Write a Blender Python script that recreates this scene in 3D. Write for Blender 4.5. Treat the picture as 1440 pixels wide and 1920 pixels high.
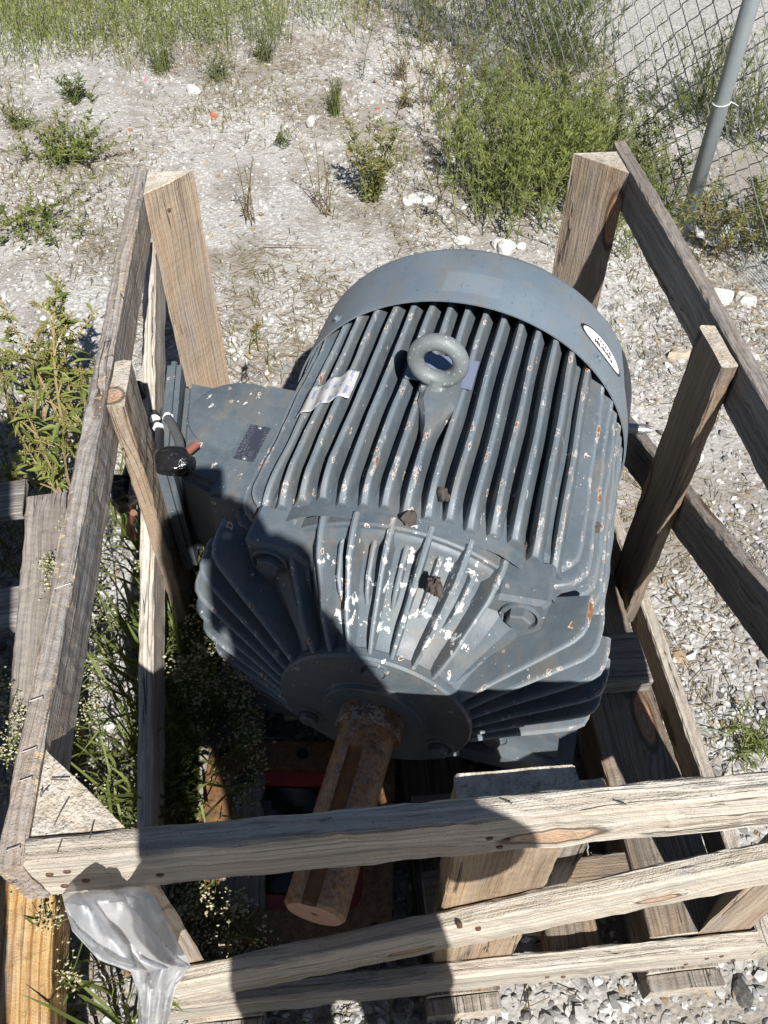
import bpy, bmesh, math, random
import numpy as np
from mathutils import Matrix, Vector
random.seed(7); RNG = np.random.default_rng(7)
scene = bpy.context.scene
for o in list(bpy.data.objects): bpy.data.objects.remove(o)
V3 = lambda *a: np.array(a, float)

# ------------------------------------------------------------------ camera
CAM = V3(0.3054, -0.3005, 1.6101)
FW = V3(0.0661, 0.6508, -0.7564); FW /= np.linalg.norm(FW)
RT = V3(0.9955, -0.0948, 0.0054); RT -= FW * (RT @ FW); RT /= np.linalg.norm(RT)
UP = np.cross(RT, FW)
FPX = 1595.8
cd = bpy.data.cameras.new('camera'); cam = bpy.data.objects.new('camera', cd)
scene.collection.objects.link(cam); scene.camera = cam
cd.sensor_fit = 'VERTICAL'; cd.sensor_height = 24; cd.sensor_width = 18
cd.lens = FPX / 1920 * 24; cd.clip_start = 0.02; cd.clip_end = 600
cam.matrix_world = Matrix(((RT[0], UP[0], -FW[0], CAM[0]), (RT[1], UP[1], -FW[1], CAM[1]), (RT[2], UP[2], -FW[2], CAM[2]), (0, 0, 0, 1)))
# ------------------------------------------------------------------ sky, sun, exposure
SUN = V3(0.124, -0.688, 0.715); SUN /= np.linalg.norm(SUN)
world = bpy.data.worlds.new('World'); scene.world = world; world.use_nodes = True
wn = world.node_tree; bg = wn.nodes['Background']
sky = wn.nodes.new('ShaderNodeTexSky'); sky.sky_type = 'NISHITA'; sky.sun_disc = False
sky.sun_elevation = math.asin(SUN[2]); sky.sun_rotation = math.atan2(SUN[0], SUN[1])
sky.air_density = 0.75; sky.dust_density = 0.3
wn.links.new(sky.outputs[0], bg.inputs[0]); bg.inputs[1].default_value = 0.05
sl = bpy.data.lights.new('sun', 'SUN'); sl.energy = 5.0; sl.angle = math.radians(0.53); sl.color = (1, 0.975, 0.935)
so = bpy.data.objects.new('sun', sl); scene.collection.objects.link(so)
so.rotation_euler = Vector(SUN).to_track_quat('Z', 'Y').to_euler(); so.location = (0, 0, 6)
scene.view_settings.view_transform = 'Standard'; scene.view_settings.look = 'None'
scene.view_settings.gamma = 1; scene.view_settings.exposure = 0.68; scene.view_settings.use_curve_mapping = False

scene.cycles.max_bounces = 5; scene.cycles.diffuse_bounces = 2; scene.cycles.glossy_bounces = 2; scene.cycles.transmission_bounces = 3; scene.cycles.transparent_max_bounces = 6; scene.cycles.caustics_reflective = False; scene.cycles.caustics_refractive = False
# ------------------------------------------------------------------ helpers
COL = scene.collection
WM = {}
def ray(px, py):
    d = FW * FPX + RT * (px - 720) + UP * (960 - py); return d / np.linalg.norm(d)
def atz(px, py, z): d = ray(px, py); return CAM + d * ((z - CAM[2]) / d[2])
def aty(px, py, y): d = ray(px, py); return CAM + d * ((y - CAM[1]) / d[1])
def put(o, parent, M=None):
    M = M or Matrix.Identity(4)
    COL.objects.link(o); WM[o.name] = M
    if parent is not None:
        o.parent = parent; o.matrix_basis = WM[parent.name].inverted() @ M
    else: o.matrix_basis = M
    return o
def tag(o, label=None, cat=None, group=None, kind=None):
    if label: o['label'] = label
    if cat: o['category'] = cat
    if group: o['group'] = group
    if kind: o['kind'] = kind
    return o
def thing(name, loc, label, cat, group=None, M=None):
    o = bpy.data.objects.new(name, None); o.empty_display_size = 0.05
    put(o, None, M or Matrix.Translation(Vector(loc))); return tag(o, label, cat, group)
def mobj(name, verts, faces, mat, parent=None, M=None, smooth=False, mesh=None):
    if mesh is None:
        mesh = bpy.data.meshes.new(name)
        mesh.from_pydata([tuple(map(float, v)) for v in verts], [], [tuple(map(int, f)) for f in faces])
        mesh.materials.append(mat)
        if smooth: mesh.polygons.foreach_set('use_smooth', [True] * len(mesh.polygons))
        mesh.update()
        if smooth: mesh.set_sharp_from_angle(angle=math.radians(24))
    return put(bpy.data.objects.new(name, mesh), parent, M)
def fast(name, V, T, mat, parent=None, M=None, smooth=False, col=None):
    V = np.ascontiguousarray(V, np.float32); T = np.ascontiguousarray(T, np.int32); k = T.shape[1]
    m = bpy.data.meshes.new(name); m.vertices.add(len(V)); m.vertices.foreach_set('co', V.ravel())
    m.loops.add(T.size); m.loops.foreach_set('vertex_index', T.ravel())
    m.polygons.add(len(T)); m.polygons.foreach_set('loop_start', np.arange(len(T), dtype=np.int32) * k)
    m.polygons.foreach_set('use_smooth', np.full(len(T), smooth))
    if col is not None:
        a = m.color_attributes.new('Col', 'FLOAT_COLOR', 'POINT')
        a.data.foreach_set('color', np.ascontiguousarray(np.c_[col, np.ones(len(col))], np.float32).ravel())
    m.materials.append(mat); m.update(calc_edges=True); m.validate()
    return put(bpy.data.objects.new(name, m), parent, M)
class MB:
    def __init__(s): s.v = []; s.f = []
    def add(s, v, f):
        n = len(s.v); s.v += [tuple(map(float, x)) for x in v]; s.f += [tuple(int(i) + n for i in q) for q in f]
    def box(s, a, b):
        x0, y0, z0 = a; x1, y1, z1 = b
        s.add([(x0,y0,z0),(x1,y0,z0),(x1,y1,z0),(x0,y1,z0),(x0,y0,z1),(x1,y0,z1),(x1,y1,z1),(x0,y1,z1)],
              [(3,2,1,0),(4,5,6,7),(0,1,5,4),(1,2,6,5),(2,3,7,6),(3,0,4,7)])
    def obj(s, name, mat, parent=None, M=None, smooth=False): return mobj(name, s.v, s.f, mat, parent, M, smooth)
def tube(pts, r0, r1=None, n=6, cap=True):
    pts = np.asarray(pts, float); r1 = r0 if r1 is None else r1; N = len(pts)
    d = np.gradient(pts, axis=0); d /= np.linalg.norm(d, axis=1)[:, None] + 1e-12
    ref = V3(0, 0, 1) if abs(d[0][2]) < .9 else V3(1, 0, 0)
    vs = []; a = np.arange(n) * 2 * np.pi / n
    x = np.cross(ref, d[0]); x /= np.linalg.norm(x)
    for i in range(N):
        x = x - d[i] * (x @ d[i]); x /= np.linalg.norm(x) + 1e-12; y = np.cross(d[i], x)
        r = r0 + (r1 - r0) * i / max(1, N - 1)
        vs += list(pts[i] + r * (np.cos(a)[:, None] * x + np.sin(a)[:, None] * y))
    fs = [(i*n+j, i*n+(j+1)%n, (i+1)*n+(j+1)%n, (i+1)*n+j) for i in range(N-1) for j in range(n)]
    if cap: fs += [tuple(range(n))[::-1], tuple((N-1)*n + j for j in range(n))]
    return vs, fs
def lathe(prof, n=64, axis='y', close=False):
    vs = []; fs = []; m = len(prof)
    for k in range(n):
        t = 2*np.pi*k/n
        for (u, r) in prof: vs.append((r*np.cos(t), u, r*np.sin(t)))
    for k in range(n):
        for j in range(m-1):
            a = k*m+j; b = ((k+1)%n)*m+j; fs.append((a, a+1, b+1, b))
    return vs, fs
def extr(cross, xs, jit=0.0, warp=0.0, seed=0):
    """sweep a closed (y,z) outline along x; rough saw-cut edges from jit"""
    rg = np.random.default_rng(seed); cross = np.asarray(cross, float); m = len(cross); N = len(xs)
    c = cross.mean(0); vs = []; ph = rg.uniform(0, 6, 4); L = xs[-1] - xs[0]
    slow = np.zeros((N, m, 2))
    for k in range(3):
        slow += (np.sin(np.asarray(xs)[:, None, None] * rg.uniform(15, 70) + rg.uniform(0, 6, (1, m, 2))))
    for i, x in enumerate(xs):
        q = cross + slow[i] * jit * .3 + rg.normal(0, 1, (m, 2)) * jit * .6
        w = warp * V3(math.sin((x-xs[0])/L*3.1+ph[0]) - math.sin(ph[0]), math.sin((x-xs[0])/L*3.1+ph[1]) - math.sin(ph[1]))[:2] if False else warp*np.array([math.sin((x-xs[0])/L*3.1), math.sin((x-xs[0])/L*4+ph[1])-math.sin(ph[1])])
        ex = x + (rg.normal(0, jit*.8, m) if i in (0, N-1) else rg.normal(0, jit*.3, m))
        for (y, z), e in zip(q + w, ex): vs.append((e, y, z))
    fs = [(i*m+j, i*m+(j+1)%m, (i+1)*m+(j+1)%m, (i+1)*m+j) for i in range(N-1) for j in range(m)]
    fs += [tuple(range(m))[::-1], tuple((N-1)*m+j for j in range(m))]
    return vs, fs
def rect(t, w, b=.003, n=4):
    """beveled rectangle outline, long side split n times"""
    y, z = t/2, w/2; P = []
    zs = np.linspace(-z+b, z-b, n)
    P += [(y, k) for k in zs]; P += [(y-b, z), (0, z+.0004), (-y+b, z)]
    P += [(-y, k) for k in zs[::-1]]; P += [(-y+b, -z), (0, -z-.0004), (y-b, -z)]
    return P
def frame_of(A, B, wd):
    A = np.asarray(A, float); B = np.asarray(B, float); x = B - A; L = np.linalg.norm(x); x /= L
    z = np.asarray(wd, float); z = z - x*(z@x); z /= np.linalg.norm(z); y = np.cross(z, x); c = (A+B)/2
    return Matrix(((x[0],y[0],z[0],c[0]),(x[1],y[1],z[1],c[1]),(x[2],y[2],z[2],c[2]),(0,0,0,1))), L
BN = [0]
def board(name, A, B, wd, w, t, mat, parent=None, jit=.0009, warp=.0, cross=None, seg=.016, ends=True):
    """a sawn timber from A to B (centre line), its width w along wd"""
    M, L = frame_of(A, B, wd); BN[0] += 1
    xs = np.linspace(-L/2, L/2, max(5, int(L/seg)))
    v, f = extr(cross if cross is not None else rect(t, w), xs, jit, warp, BN[0])
    ob = mobj(name, v, f, mat, parent, M)
    if ends:
        ob.data.materials.append(W_END)
        for q in list(ob.data.polygons)[-2:]: q.material_index = 1
    return ob

# ------------------------------------------------------------------ materials
class NT:
    def __init__(s, name):
        s.m = bpy.data.materials.new(name); s.m.use_nodes = True; s.t = s.m.node_tree
        s.b = s.t.nodes['Principled BSDF']; s.out = s.t.nodes['Material Output']
    def n(s, typ, ins=None, **kw):
        nd = s.t.nodes.new(typ)
        for k, v in kw.items(): setattr(nd, k, v)
        for k, v in (ins or {}).items(): s.set(nd.inputs[k], v)
        return nd
    def set(s, sock, v):
        if isinstance(v, bpy.types.NodeSocket): s.t.links.new(v, sock)
        elif isinstance(v, bpy.types.Node): s.t.links.new(v.outputs[0], sock)
        else:
            if isinstance(v, (tuple, list)) and len(v) == 3 and sock.type == 'RGBA': v = (*v, 1)
            sock.default_value = v
    def p(s, **kw):
        for k, v in kw.items(): s.set(s.b.inputs[k.replace('_', ' ')], v)
    def math(s, op, a, b=0.0, c=None, clamp=False):
        nd = s.n('ShaderNodeMath', {0: a, 1: b}, operation=op, use_clamp=clamp)
        if c is not None: s.set(nd.inputs[2], c)
        return nd.outputs[0]
    def mix(s, f, a, b, blend='MIX'):
        nd = s.n('ShaderNodeMix', data_type='RGBA', blend_type=blend)
        s.set(nd.inputs[0], f); s.set(nd.inputs[6], a); s.set(nd.inputs[7], b); return nd.outputs[2]
    def ramp(s, f, stops):
        nd = s.n('ShaderNodeValToRGB', {0: f}); e = nd.color_ramp.elements
        while len(e) < len(stops): e.new(.5)
        for q, (pos, c) in zip(e, stops): q.position = pos; q.color = (*c, 1) if len(c) == 3 else c
        return nd.outputs[0]
    def sm(s, v, lo, hi):
        nd = s.n('ShaderNodeMapRange', {0: v, 1: lo, 2: hi}, interpolation_type='SMOOTHSTEP'); return nd.outputs[0]
    def noise(s, vec, scale, detail=4, rough=.55, dist=0):
        return s.n('ShaderNodeTexNoise', {'Vector': vec, 'Scale': scale, 'Detail': detail, 'Roughness': rough, 'Distortion': dist}).outputs[0]
    def vor(s, vec, scale, feature='F1', rnd=1):
        return s.n('ShaderNodeTexVoronoi', {'Vector': vec, 'Scale': scale, 'Randomness': rnd}, feature=feature)
    def obj(s): return s.n('ShaderNodeTexCoord').outputs['Object']
    def mapv(s, v, loc=(0,0,0), scale=(1,1,1), rot=(0,0,0)):
        return s.n('ShaderNodeMapping', {'Vector': v, 'Location': loc, 'Rotation': rot, 'Scale': scale}).outputs[0]
    def bump(s, h, strength=.5, dist=.002, normal=None):
        nd = s.n('ShaderNodeBump', {'Height': h, 'Strength': strength, 'Distance': dist})
        if normal is not None: s.set(nd.inputs['Normal'], normal)
        return nd.outputs[0]

def wood(name, light, dark, stain=(.16,.11,.07), streak=.5, knots=None, rough=.8, saw=.5, red=0.0, kcol=(.30,.15,.07), lichen=0, checks=1.0):
    T = NT(name); o = T.obj()
    rnd = T.n('ShaderNodeObjectInfo').outputs['Random']
    off = T.n('ShaderNodeCombineXYZ', {0: T.math('MULTIPLY', rnd, 17.3), 1: T.math('MULTIPLY', rnd, 5.1), 2: T.math('MULTIPLY', rnd, 9.7)})
    v = T.n('ShaderNodeVectorMath', {0: o, 1: off}, operation='ADD').outputs[0]
    # knots: scattered (voronoi cells) or placed
    sep0 = T.n('ShaderNodeSeparateXYZ', {0: o})
    if knots:
        kd = None
        for (kx, kz, kl, kh) in knots:
            dx = T.math('DIVIDE', T.math('SUBTRACT', sep0.outputs[0], kx), kl)
            dz = T.math('DIVIDE', T.math('SUBTRACT', sep0.outputs[2], kz), kh)
            d2 = T.math('SQRT', T.math('ADD', T.math('MULTIPLY', dx, dx), T.math('MULTIPLY', dz, dz)))
            kd = d2 if kd is None else T.math('MINIMUM', kd, d2)
        kd = T.math('MULTIPLY', kd, .16)
    else:
        kv = T.mapv(v, scale=(2.6, 9, 9)); kd = T.vor(kv, 1.0).outputs['Distance']
    pull = T.math('MULTIPLY', T.math('POWER', 2.718, T.math('MULTIPLY', T.math('MULTIPLY', kd, kd), -26)), .022)
    sep = T.n('ShaderNodeSeparateXYZ', {0: v})
    wob = T.math('MULTIPLY', T.math('SUBTRACT', T.noise(T.mapv(v, scale=(1.6, 2, 2)), 1.5, 2), .5), .022)
    yy = T.math('ADD', T.math('ADD', sep.outputs[1], pull), wob); zz = T.math('ADD', T.math('ADD', sep.outputs[2], pull), wob)
    g = T.n('ShaderNodeCombineXYZ', {0: sep.outputs[0], 1: yy, 2: zz}).outputs[0]
    broad = T.noise(T.mapv(g, scale=(.9, 46, 46)), 1, 5, .7)
    fine = T.noise(T.mapv(g, scale=(4, 240, 240)), 1, 3, .65)
    ring = T.n('ShaderNodeTexWave', {'Vector': T.mapv(g, scale=(.03, 1, 1)), 'Scale': 46, 'Distortion': 2.2, 'Detail': 3, 'Detail Scale': 1.2}, bands_direction='DIAGONAL').outputs[0]
    patch = T.noise(T.mapv(v, scale=(1.5, 5, 5)), 2.2, 5, .65)
    c = T.mix(T.sm(broad, .33, .66), dark, light)
    c = T.mix(T.math('MULTIPLY', T.sm(ring, .72, .98), streak), c, stain)
    c = T.mix(T.math('MULTIPLY', T.sm(fine, .52, .68), .62), c, tuple(x*.42 for x in dark))
    c = T.mix(T.math('MULTIPLY', T.sm(T.noise(T.mapv(g, scale=(1.3, 90, 90)), 1, 5, .7), .55, .68), .6), c, tuple(x*.5 for x in dark))
    c = T.mix(T.math('MULTIPLY', T.sm(patch, .5, .72), .55), c, tuple(x*.62 for x in dark))
    if red: c = T.mix(T.math('MULTIPLY', T.sm(T.noise(T.mapv(v, scale=(.8, 6, 6)), 2, 3), .42, .62), red), c, (.40, .25, .13))
    k1 = T.sm(kd, .20, .10); kr = T.n('ShaderNodeTexWave', {'Vector': T.n('ShaderNodeCombineXYZ', {0: kd}).outputs[0], 'Scale': 9, 'Distortion': 1}).outputs[0]
    c = T.mix(T.math('MULTIPLY', k1, .75), c, T.mix(kr, kcol, tuple(x*1.7 for x in kcol)))
    c = T.mix(T.math('MULTIPLY', T.math('MULTIPLY', T.sm(kd, .13, .16), T.sm(kd, .21, .17)), .8), c, (.07, .04, .025))
    if lichen: c = T.mix(T.math('MULTIPLY', T.math('MULTIPLY', T.sm(T.noise(v, 150, 2), .60, .66), T.sm(T.noise(T.mapv(v, scale=(1, 12, 12)), 4, 3), .45, .6)), lichen), c, (.55,.40,.19))
    gm = T.math('MULTIPLY', T.sm(T.noise(T.mapv(v, scale=(2.5, 9, 9)), 3.1, 6, .7), .47, .66), .5)
    gl_ = T.n('ShaderNodeHueSaturation', {'Saturation': .35, 'Value': .82, 'Color': c}).outputs[0]; c = T.mix(gm, c, gl_)
    ck = T.noise(T.mapv(g, scale=(1.1, 70, 70)), 1, 2, .4)
    crack = T.math('MULTIPLY', T.sm(T.math('ABSOLUTE', T.math('SUBTRACT', ck, .5)), .014, .004), T.sm(T.noise(T.mapv(v, scale=(2.2, 6, 6)), 2, 2), .54, .6)); crack = T.math('MULTIPLY', crack, checks); c = T.mix(T.math('MULTIPLY', crack, .8), c, (.045,.035,.028))
    # dark specks of mildew and fuzz
    c = T.mix(T.math('MULTIPLY', T.sm(T.noise(v, 260, 2), .64, .74), .55), c, (.06, .05, .04))
    hv = T.n('ShaderNodeHueSaturation', {'Saturation': 1.0, 'Value': T.math('ADD', .86, T.math('MULTIPLY', rnd, .28)), 'Color': c}).outputs[0]
    sawm = T.n('ShaderNodeTexWave', {'Vector': T.mapv(v, rot=(0, .5, .35)), 'Scale': 21, 'Distortion': 5, 'Detail': 3}, bands_direction='X').outputs[0]
    h = T.math('ADD', T.math('ADD', T.math('MULTIPLY', fine, 1.0), T.math('MULTIPLY', broad, 1.3)), T.math('MULTIPLY', sawm, saw*.14))
    h = T.math('ADD', h, T.math('MULTIPLY', T.noise(v, 420, 2), .5)); h = T.math('SUBTRACT', h, T.math('MULTIPLY', crack, 1.2))
    T.p(Base_Color=hv, Roughness=rough, Normal=T.bump(h, 1.0, .003)); T.b.inputs['Specular IOR Level'].default_value = .25
    return T.m
W_PALE = wood('wood_pale', (.60,.545,.46), (.40,.345,.28), streak=.3)
W_GREY = wood('wood_grey', (.40,.375,.35), (.20,.18,.165), saw=1.0)
W_LEFT = wood('wood_grey_lichen', (.40,.375,.35), (.21,.185,.165), saw=1.3, lichen=.9, red=.25)
W_GREY2 = wood('wood_grey_brown', (.35,.31,.27), (.21,.18,.155), saw=.7, streak=.35)
W_TAN = wood('wood_tan', (.43,.36,.285), (.30,.235,.175), stain=(.25,.175,.115), red=.30, streak=.35)
W_DARK = wood('wood_dark', (.27,.225,.18), (.15,.12,.09), stain=(.08,.05,.035), red=.3)
W_ORANGE = wood('wood_orange', (.60,.42,.20), (.42,.25,.10), stain=(.30,.12,.03), red=.15, streak=.8)
W_FRONT = wood('wood_front_rail', (.66,.60,.51), (.46,.395,.315), streak=.35, stain=(.27,.20,.14), knots=[(.045, -.012, .05, .016), (.40, .02, .02, .008)], kcol=(.33,.20,.11))
W_BRACE = wood('wood_front_brace', (.61,.555,.465), (.42,.36,.28), streak=.35, stain=(.28,.21,.13), knots=[(.22, -.012, .026, .010), (-.12, -.018, .03, .008)], kcol=(.36,.19,.09))
W_STAKE = wood('wood_stake', (.37,.285,.20), (.25,.18,.12), stain=(.24,.15,.08), red=.35, streak=.35)
W_END = wood('wood_sawn_end', (.62,.56,.47), (.44,.37,.28), stain=(.30,.24,.17), saw=1.4, streak=.15, checks=0)

def simple(name, col, rough=.6, metal=0, nscale=30, var=.25, bump=.2):
    T = NT(name); o = T.obj(); n = T.noise(o, nscale, 5)
    c = T.mix(n, tuple(x*(1-var) for x in col), tuple(min(1, x*(1+var)) for x in col))
    T.p(Base_Color=c, Roughness=rough, Metallic=metal, Normal=T.bump(T.noise(o, nscale*4, 4), bump, .001)); return T.m

def paint(name='motor_paint', chips=1.0, dirt=1.0, flake=0.0, base=(.078,.100,.120), light=(.115,.142,.163)):
    T = NT(name); o = T.obj(); sp = T.n('ShaderNodeSeparateXYZ', {0: o})
    n1 = T.noise(o, 9, 5, .6); n2 = T.noise(o, 38, 5, .65)
    c = T.mix(T.sm(n1, .3, .7), base, light)
    c = T.mix(T.math('MULTIPLY', T.sm(n2, .46, .74), .5), c, (.16,.17,.165))
    dust = T.math('MULTIPLY', T.sm(T.noise(T.mapv(o, scale=(1, .35, 1)), 22, 6, .7), .46, .68), .62*dirt)
    c = T.mix(dust, c, (.165,.150,.128))
    c = T.mix(T.math('MULTIPLY', T.sm(T.noise(T.mapv(o, scale=(1, .5, 1)), 60, 5, .7), .58, .75), .4), c, (.07,.07,.068))
    if chips:
        top = T.sm(sp.outputs[2], .02, .12)
        wv = T.n('ShaderNodeVectorMath', {0: T.mapv(o, scale=(1, .62, 1)), 1: T.n('ShaderNodeVectorMath', {0: T.n('ShaderNodeTexNoise', {'Vector': o, 'Scale': 130, 'Detail': 3}).outputs[1], 'Scale': .012}, operation='SCALE').outputs[0]}, operation='ADD').outputs[0]
        vr = T.vor(wv, 72); on = T.math('MULTIPLY', T.math('GREATER_THAN', T.n('ShaderNodeSeparateColor', {0: vr.outputs['Color']}).outputs[0], .80), T.sm(T.noise(o, 13, 3), .47, .53))
        sz = T.n('ShaderNodeSeparateColor', {0: vr.outputs['Color']}).outputs[1]
        dd = T.math('DIVIDE', vr.outputs['Distance'], T.math('ADD', .28, T.math('MULTIPLY', sz, .8)))
        ringm = T.math('MULTIPLY', T.math('MULTIPLY', T.sm(dd, .36, .30), on), top)
        rustm = T.math('MULTIPLY', T.math('MULTIPLY', T.sm(dd, .26, .20), on), top)
        c = T.mix(ringm, c, (.66,.63,.58)); rc = T.mix(T.noise(o, 220, 3), (.12,.045,.02), (.36,.15,.06)); c = T.mix(rustm, c, rc)
        tipm = T.n('ShaderNodeAttribute', attribute_name='tip').outputs['Fac']
        wn_ = T.noise(T.mapv(o, scale=(1, .42, 1)), 62, 6, .7); edge = T.sm(tipm, .45, .8)
        c = T.mix(T.math('MULTIPLY', edge, .28), c, (.30,.34,.37))
        c = T.mix(T.math('MULTIPLY', T.sm(wn_, .585, .605), edge), c, (.52,.51,.49))
        c = T.mix(T.math('MULTIPLY', T.sm(wn_, .615, .635), edge), c, rc)
        # flaked white undercoat, mostly on the crown of the end bell
        reg = T.math('MULTIPLY', T.math('MULTIPLY', T.sm(sp.outputs[1], .50, .46), T.sm(sp.outputs[2], .10, .17)), T.math('MULTIPLY', T.sm(sp.outputs[0], -.15, -.08), T.sm(sp.outputs[0], .20, .08)))
        fl = T.sm(T.noise(o, 30, 8, .68), T.math('SUBTRACT', .735, T.math('MULTIPLY', reg, .15)), T.math('SUBTRACT', .745, T.math('MULTIPLY', reg, .15)))
        c = T.mix(fl, c, (.74,.74,.72))
        sc = T.sm(T.noise(T.mapv(o, scale=(1, .5, 1)), 190, 2, .5), .73, .76); c = T.mix(T.math('MULTIPLY', sc, T.sm(n1, .42, .55)), c, (.62,.63,.62))
        c = T.mix(T.math('MULTIPLY', T.sm(T.noise(T.mapv(o, scale=(3, .5, 3)), 7, 4, .6), .66, .76), .6), c, (.20,.12,.07))
    if name == 'cowl_paint':
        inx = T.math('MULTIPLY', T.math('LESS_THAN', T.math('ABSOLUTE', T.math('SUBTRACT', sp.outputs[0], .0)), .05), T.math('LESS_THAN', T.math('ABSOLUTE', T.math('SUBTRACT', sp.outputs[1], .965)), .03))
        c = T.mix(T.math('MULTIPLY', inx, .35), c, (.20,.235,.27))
        c = T.mix(T.math('MULTIPLY', T.sm(T.noise(T.mapv(o, scale=(9, 1, 9), rot=(0, 0, .3)), 9, 5, .7), .64, .70), .5), c, (.065,.072,.08))
        c = T.mix(T.math('MULTIPLY', T.sm(T.noise(o, 90, 4, .6), .66, .70), .6), c, (.05,.052,.055))
    if flake: c = T.mix(T.sm(T.noise(o, 120, 6, .7), .60, .63), c, (.50,.51,.50))
    h = T.math('ADD', T.noise(o, 160, 3), T.math('MULTIPLY', T.noise(o, 700, 2), .4))
    T.p(Base_Color=c, Roughness=T.math('ADD', .36, T.math('MULTIPLY', n2, .3)), Normal=T.bump(h, .35, .0012)); T.b.inputs['Specular IOR Level'].default_value = .45
    return T.m
PAINT = paint()
PAINT_COWL = paint('cowl_paint', 0, .75, 0, (.122,.155,.188), (.155,.192,.228))
def rust(name='rusty_steel', steel=.5, k=1.0):
    T = NT(name); o = T.obj()
    r = T.mix(T.sm(T.noise(o, 75, 6, .75), .3, .7), tuple(x*k for x in (.085,.040,.018)), tuple(x*k for x in (.34,.165,.055)))
    st = T.mix(T.noise(o, 260, 3), (.17,.165,.16), (.45,.44,.42))
    m = T.math('MULTIPLY', T.sm(T.noise(o, 200, 5, .75), .48, .55), T.sm(T.noise(o, 24, 4, .6), .36, .52))
    c = T.mix(T.math('MULTIPLY', m, steel), r, st)
    c = T.mix(T.math('MULTIPLY', T.sm(T.noise(o, 38, 5, .7), .58, .66), .75), c, (.045,.022,.014))
    T.p(Base_Color=c, Metallic=T.math('MULTIPLY', m, .4*steel), Roughness=.5, Normal=T.bump(T.noise(o, 300, 5, .7), .6, .0012)); return T.m
RUST = rust('rusty_steel', .45, 1.25); COLLAR = rust('rusty_collar', 1.0, .8); SLOT = simple('keyway_rust', (.20,.095,.032), .8, 0, 50, .7, .8); RUST2 = rust('rusty_casting', .1, .7)
RUST_FACE = simple('rusty_machined_face', (.42,.25,.17), .6, .2, 40, .15)
RED = simple('red_oxide_paint', (.30,.03,.02), .45, 0, 20, .3)
STEEL = simple('galvanised_steel', (.34,.36,.37), .42, .75, 60, .15)
POSTM = simple('galvanised_post', (.29,.325,.335), .45, .35, 50, .12)
WIRE = simple('galvanised_wire', (.20,.21,.215), .45, .35, 90, .25)
NAIL = simple('nail_steel', (.22,.20,.19), .45, .8, 80, .3)
NAILR = simple('rusty_nail', (.12,.06,.035), .7, .3, 80, .4)
RUBBER = simple('black_cable', (.022,.022,.024), .5, 0, 60, .3)
RUBBERG = simple('grey_cable', (.10,.105,.105), .6, 0, 60, .2)
WHITEM = simple('white_band', (.75,.75,.73), .5, 0, 40, .08)
COPPER = simple('red_wire_end', (.22,.085,.06), .55, 0, 60, .2)
TAPE = NT('black_tape'); _o = TAPE.obj(); TAPE.p(Base_Color=(.012,.012,.014), Roughness=.16, Normal=TAPE.bump(TAPE.noise(TAPE.mapv(_o, scale=(1, 1, 2.5)), 38, 3, .5, 1.2), .8, .006)); TAPE = TAPE.m
CLOD = simple('dried_mud', (.075,.06,.048), .95, 0, 150, .45, 1.0)
def leaf(name, a, b, tr=.35):
    T = NT(name); at = T.n('ShaderNodeAttribute', attribute_name='Col').outputs['Fac']
    c = T.mix(at, a, b); T.p(Base_Color=c, Roughness=.55); T.b.inputs['Specular IOR Level'].default_value = .3
    tl = T.n('ShaderNodeBsdfTranslucent', {'Color': T.mix(.5, c, (.28,.30,.05))}); mx = T.n('ShaderNodeMixShader', {0: tr, 1: T.b.outputs[0], 2: tl.outputs[0]})
    T.t.links.new(mx.outputs[0], T.out.inputs[0]); return T.m
L_GREEN = leaf('leaf_green', (.06,.088,.024), (.165,.185,.058))
L_BLUE = leaf('leaf_grey_green', (.085,.105,.042), (.20,.22,.085))
L_YEL = leaf('leaf_yellow_green', (.13,.13,.042), (.30,.285,.10))
L_LUSH = leaf('leaf_lush', (.085,.118,.026), (.225,.25,.07))
L_FRESH = leaf('leaf_fresh', (.13,.165,.04), (.29,.32,.085))
L_DRY = leaf('leaf_dry', (.16,.12,.06), (.30,.24,.13), .2)
L_SEED = leaf('seed_spike', (.15,.15,.04), (.30,.26,.09), .2)
L_FLOW = leaf('cream_flower', (.38,.34,.18), (.62,.58,.40), .2)
STEMG = simple('stem_green', (.13,.15,.05), .6, 0, 30, .3); STEMT = simple('stem_tan', (.33,.24,.12), .65, 0, 30, .3); STEMR = simple('stem_brown', (.17,.10,.06), .7, 0, 30, .3)

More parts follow.
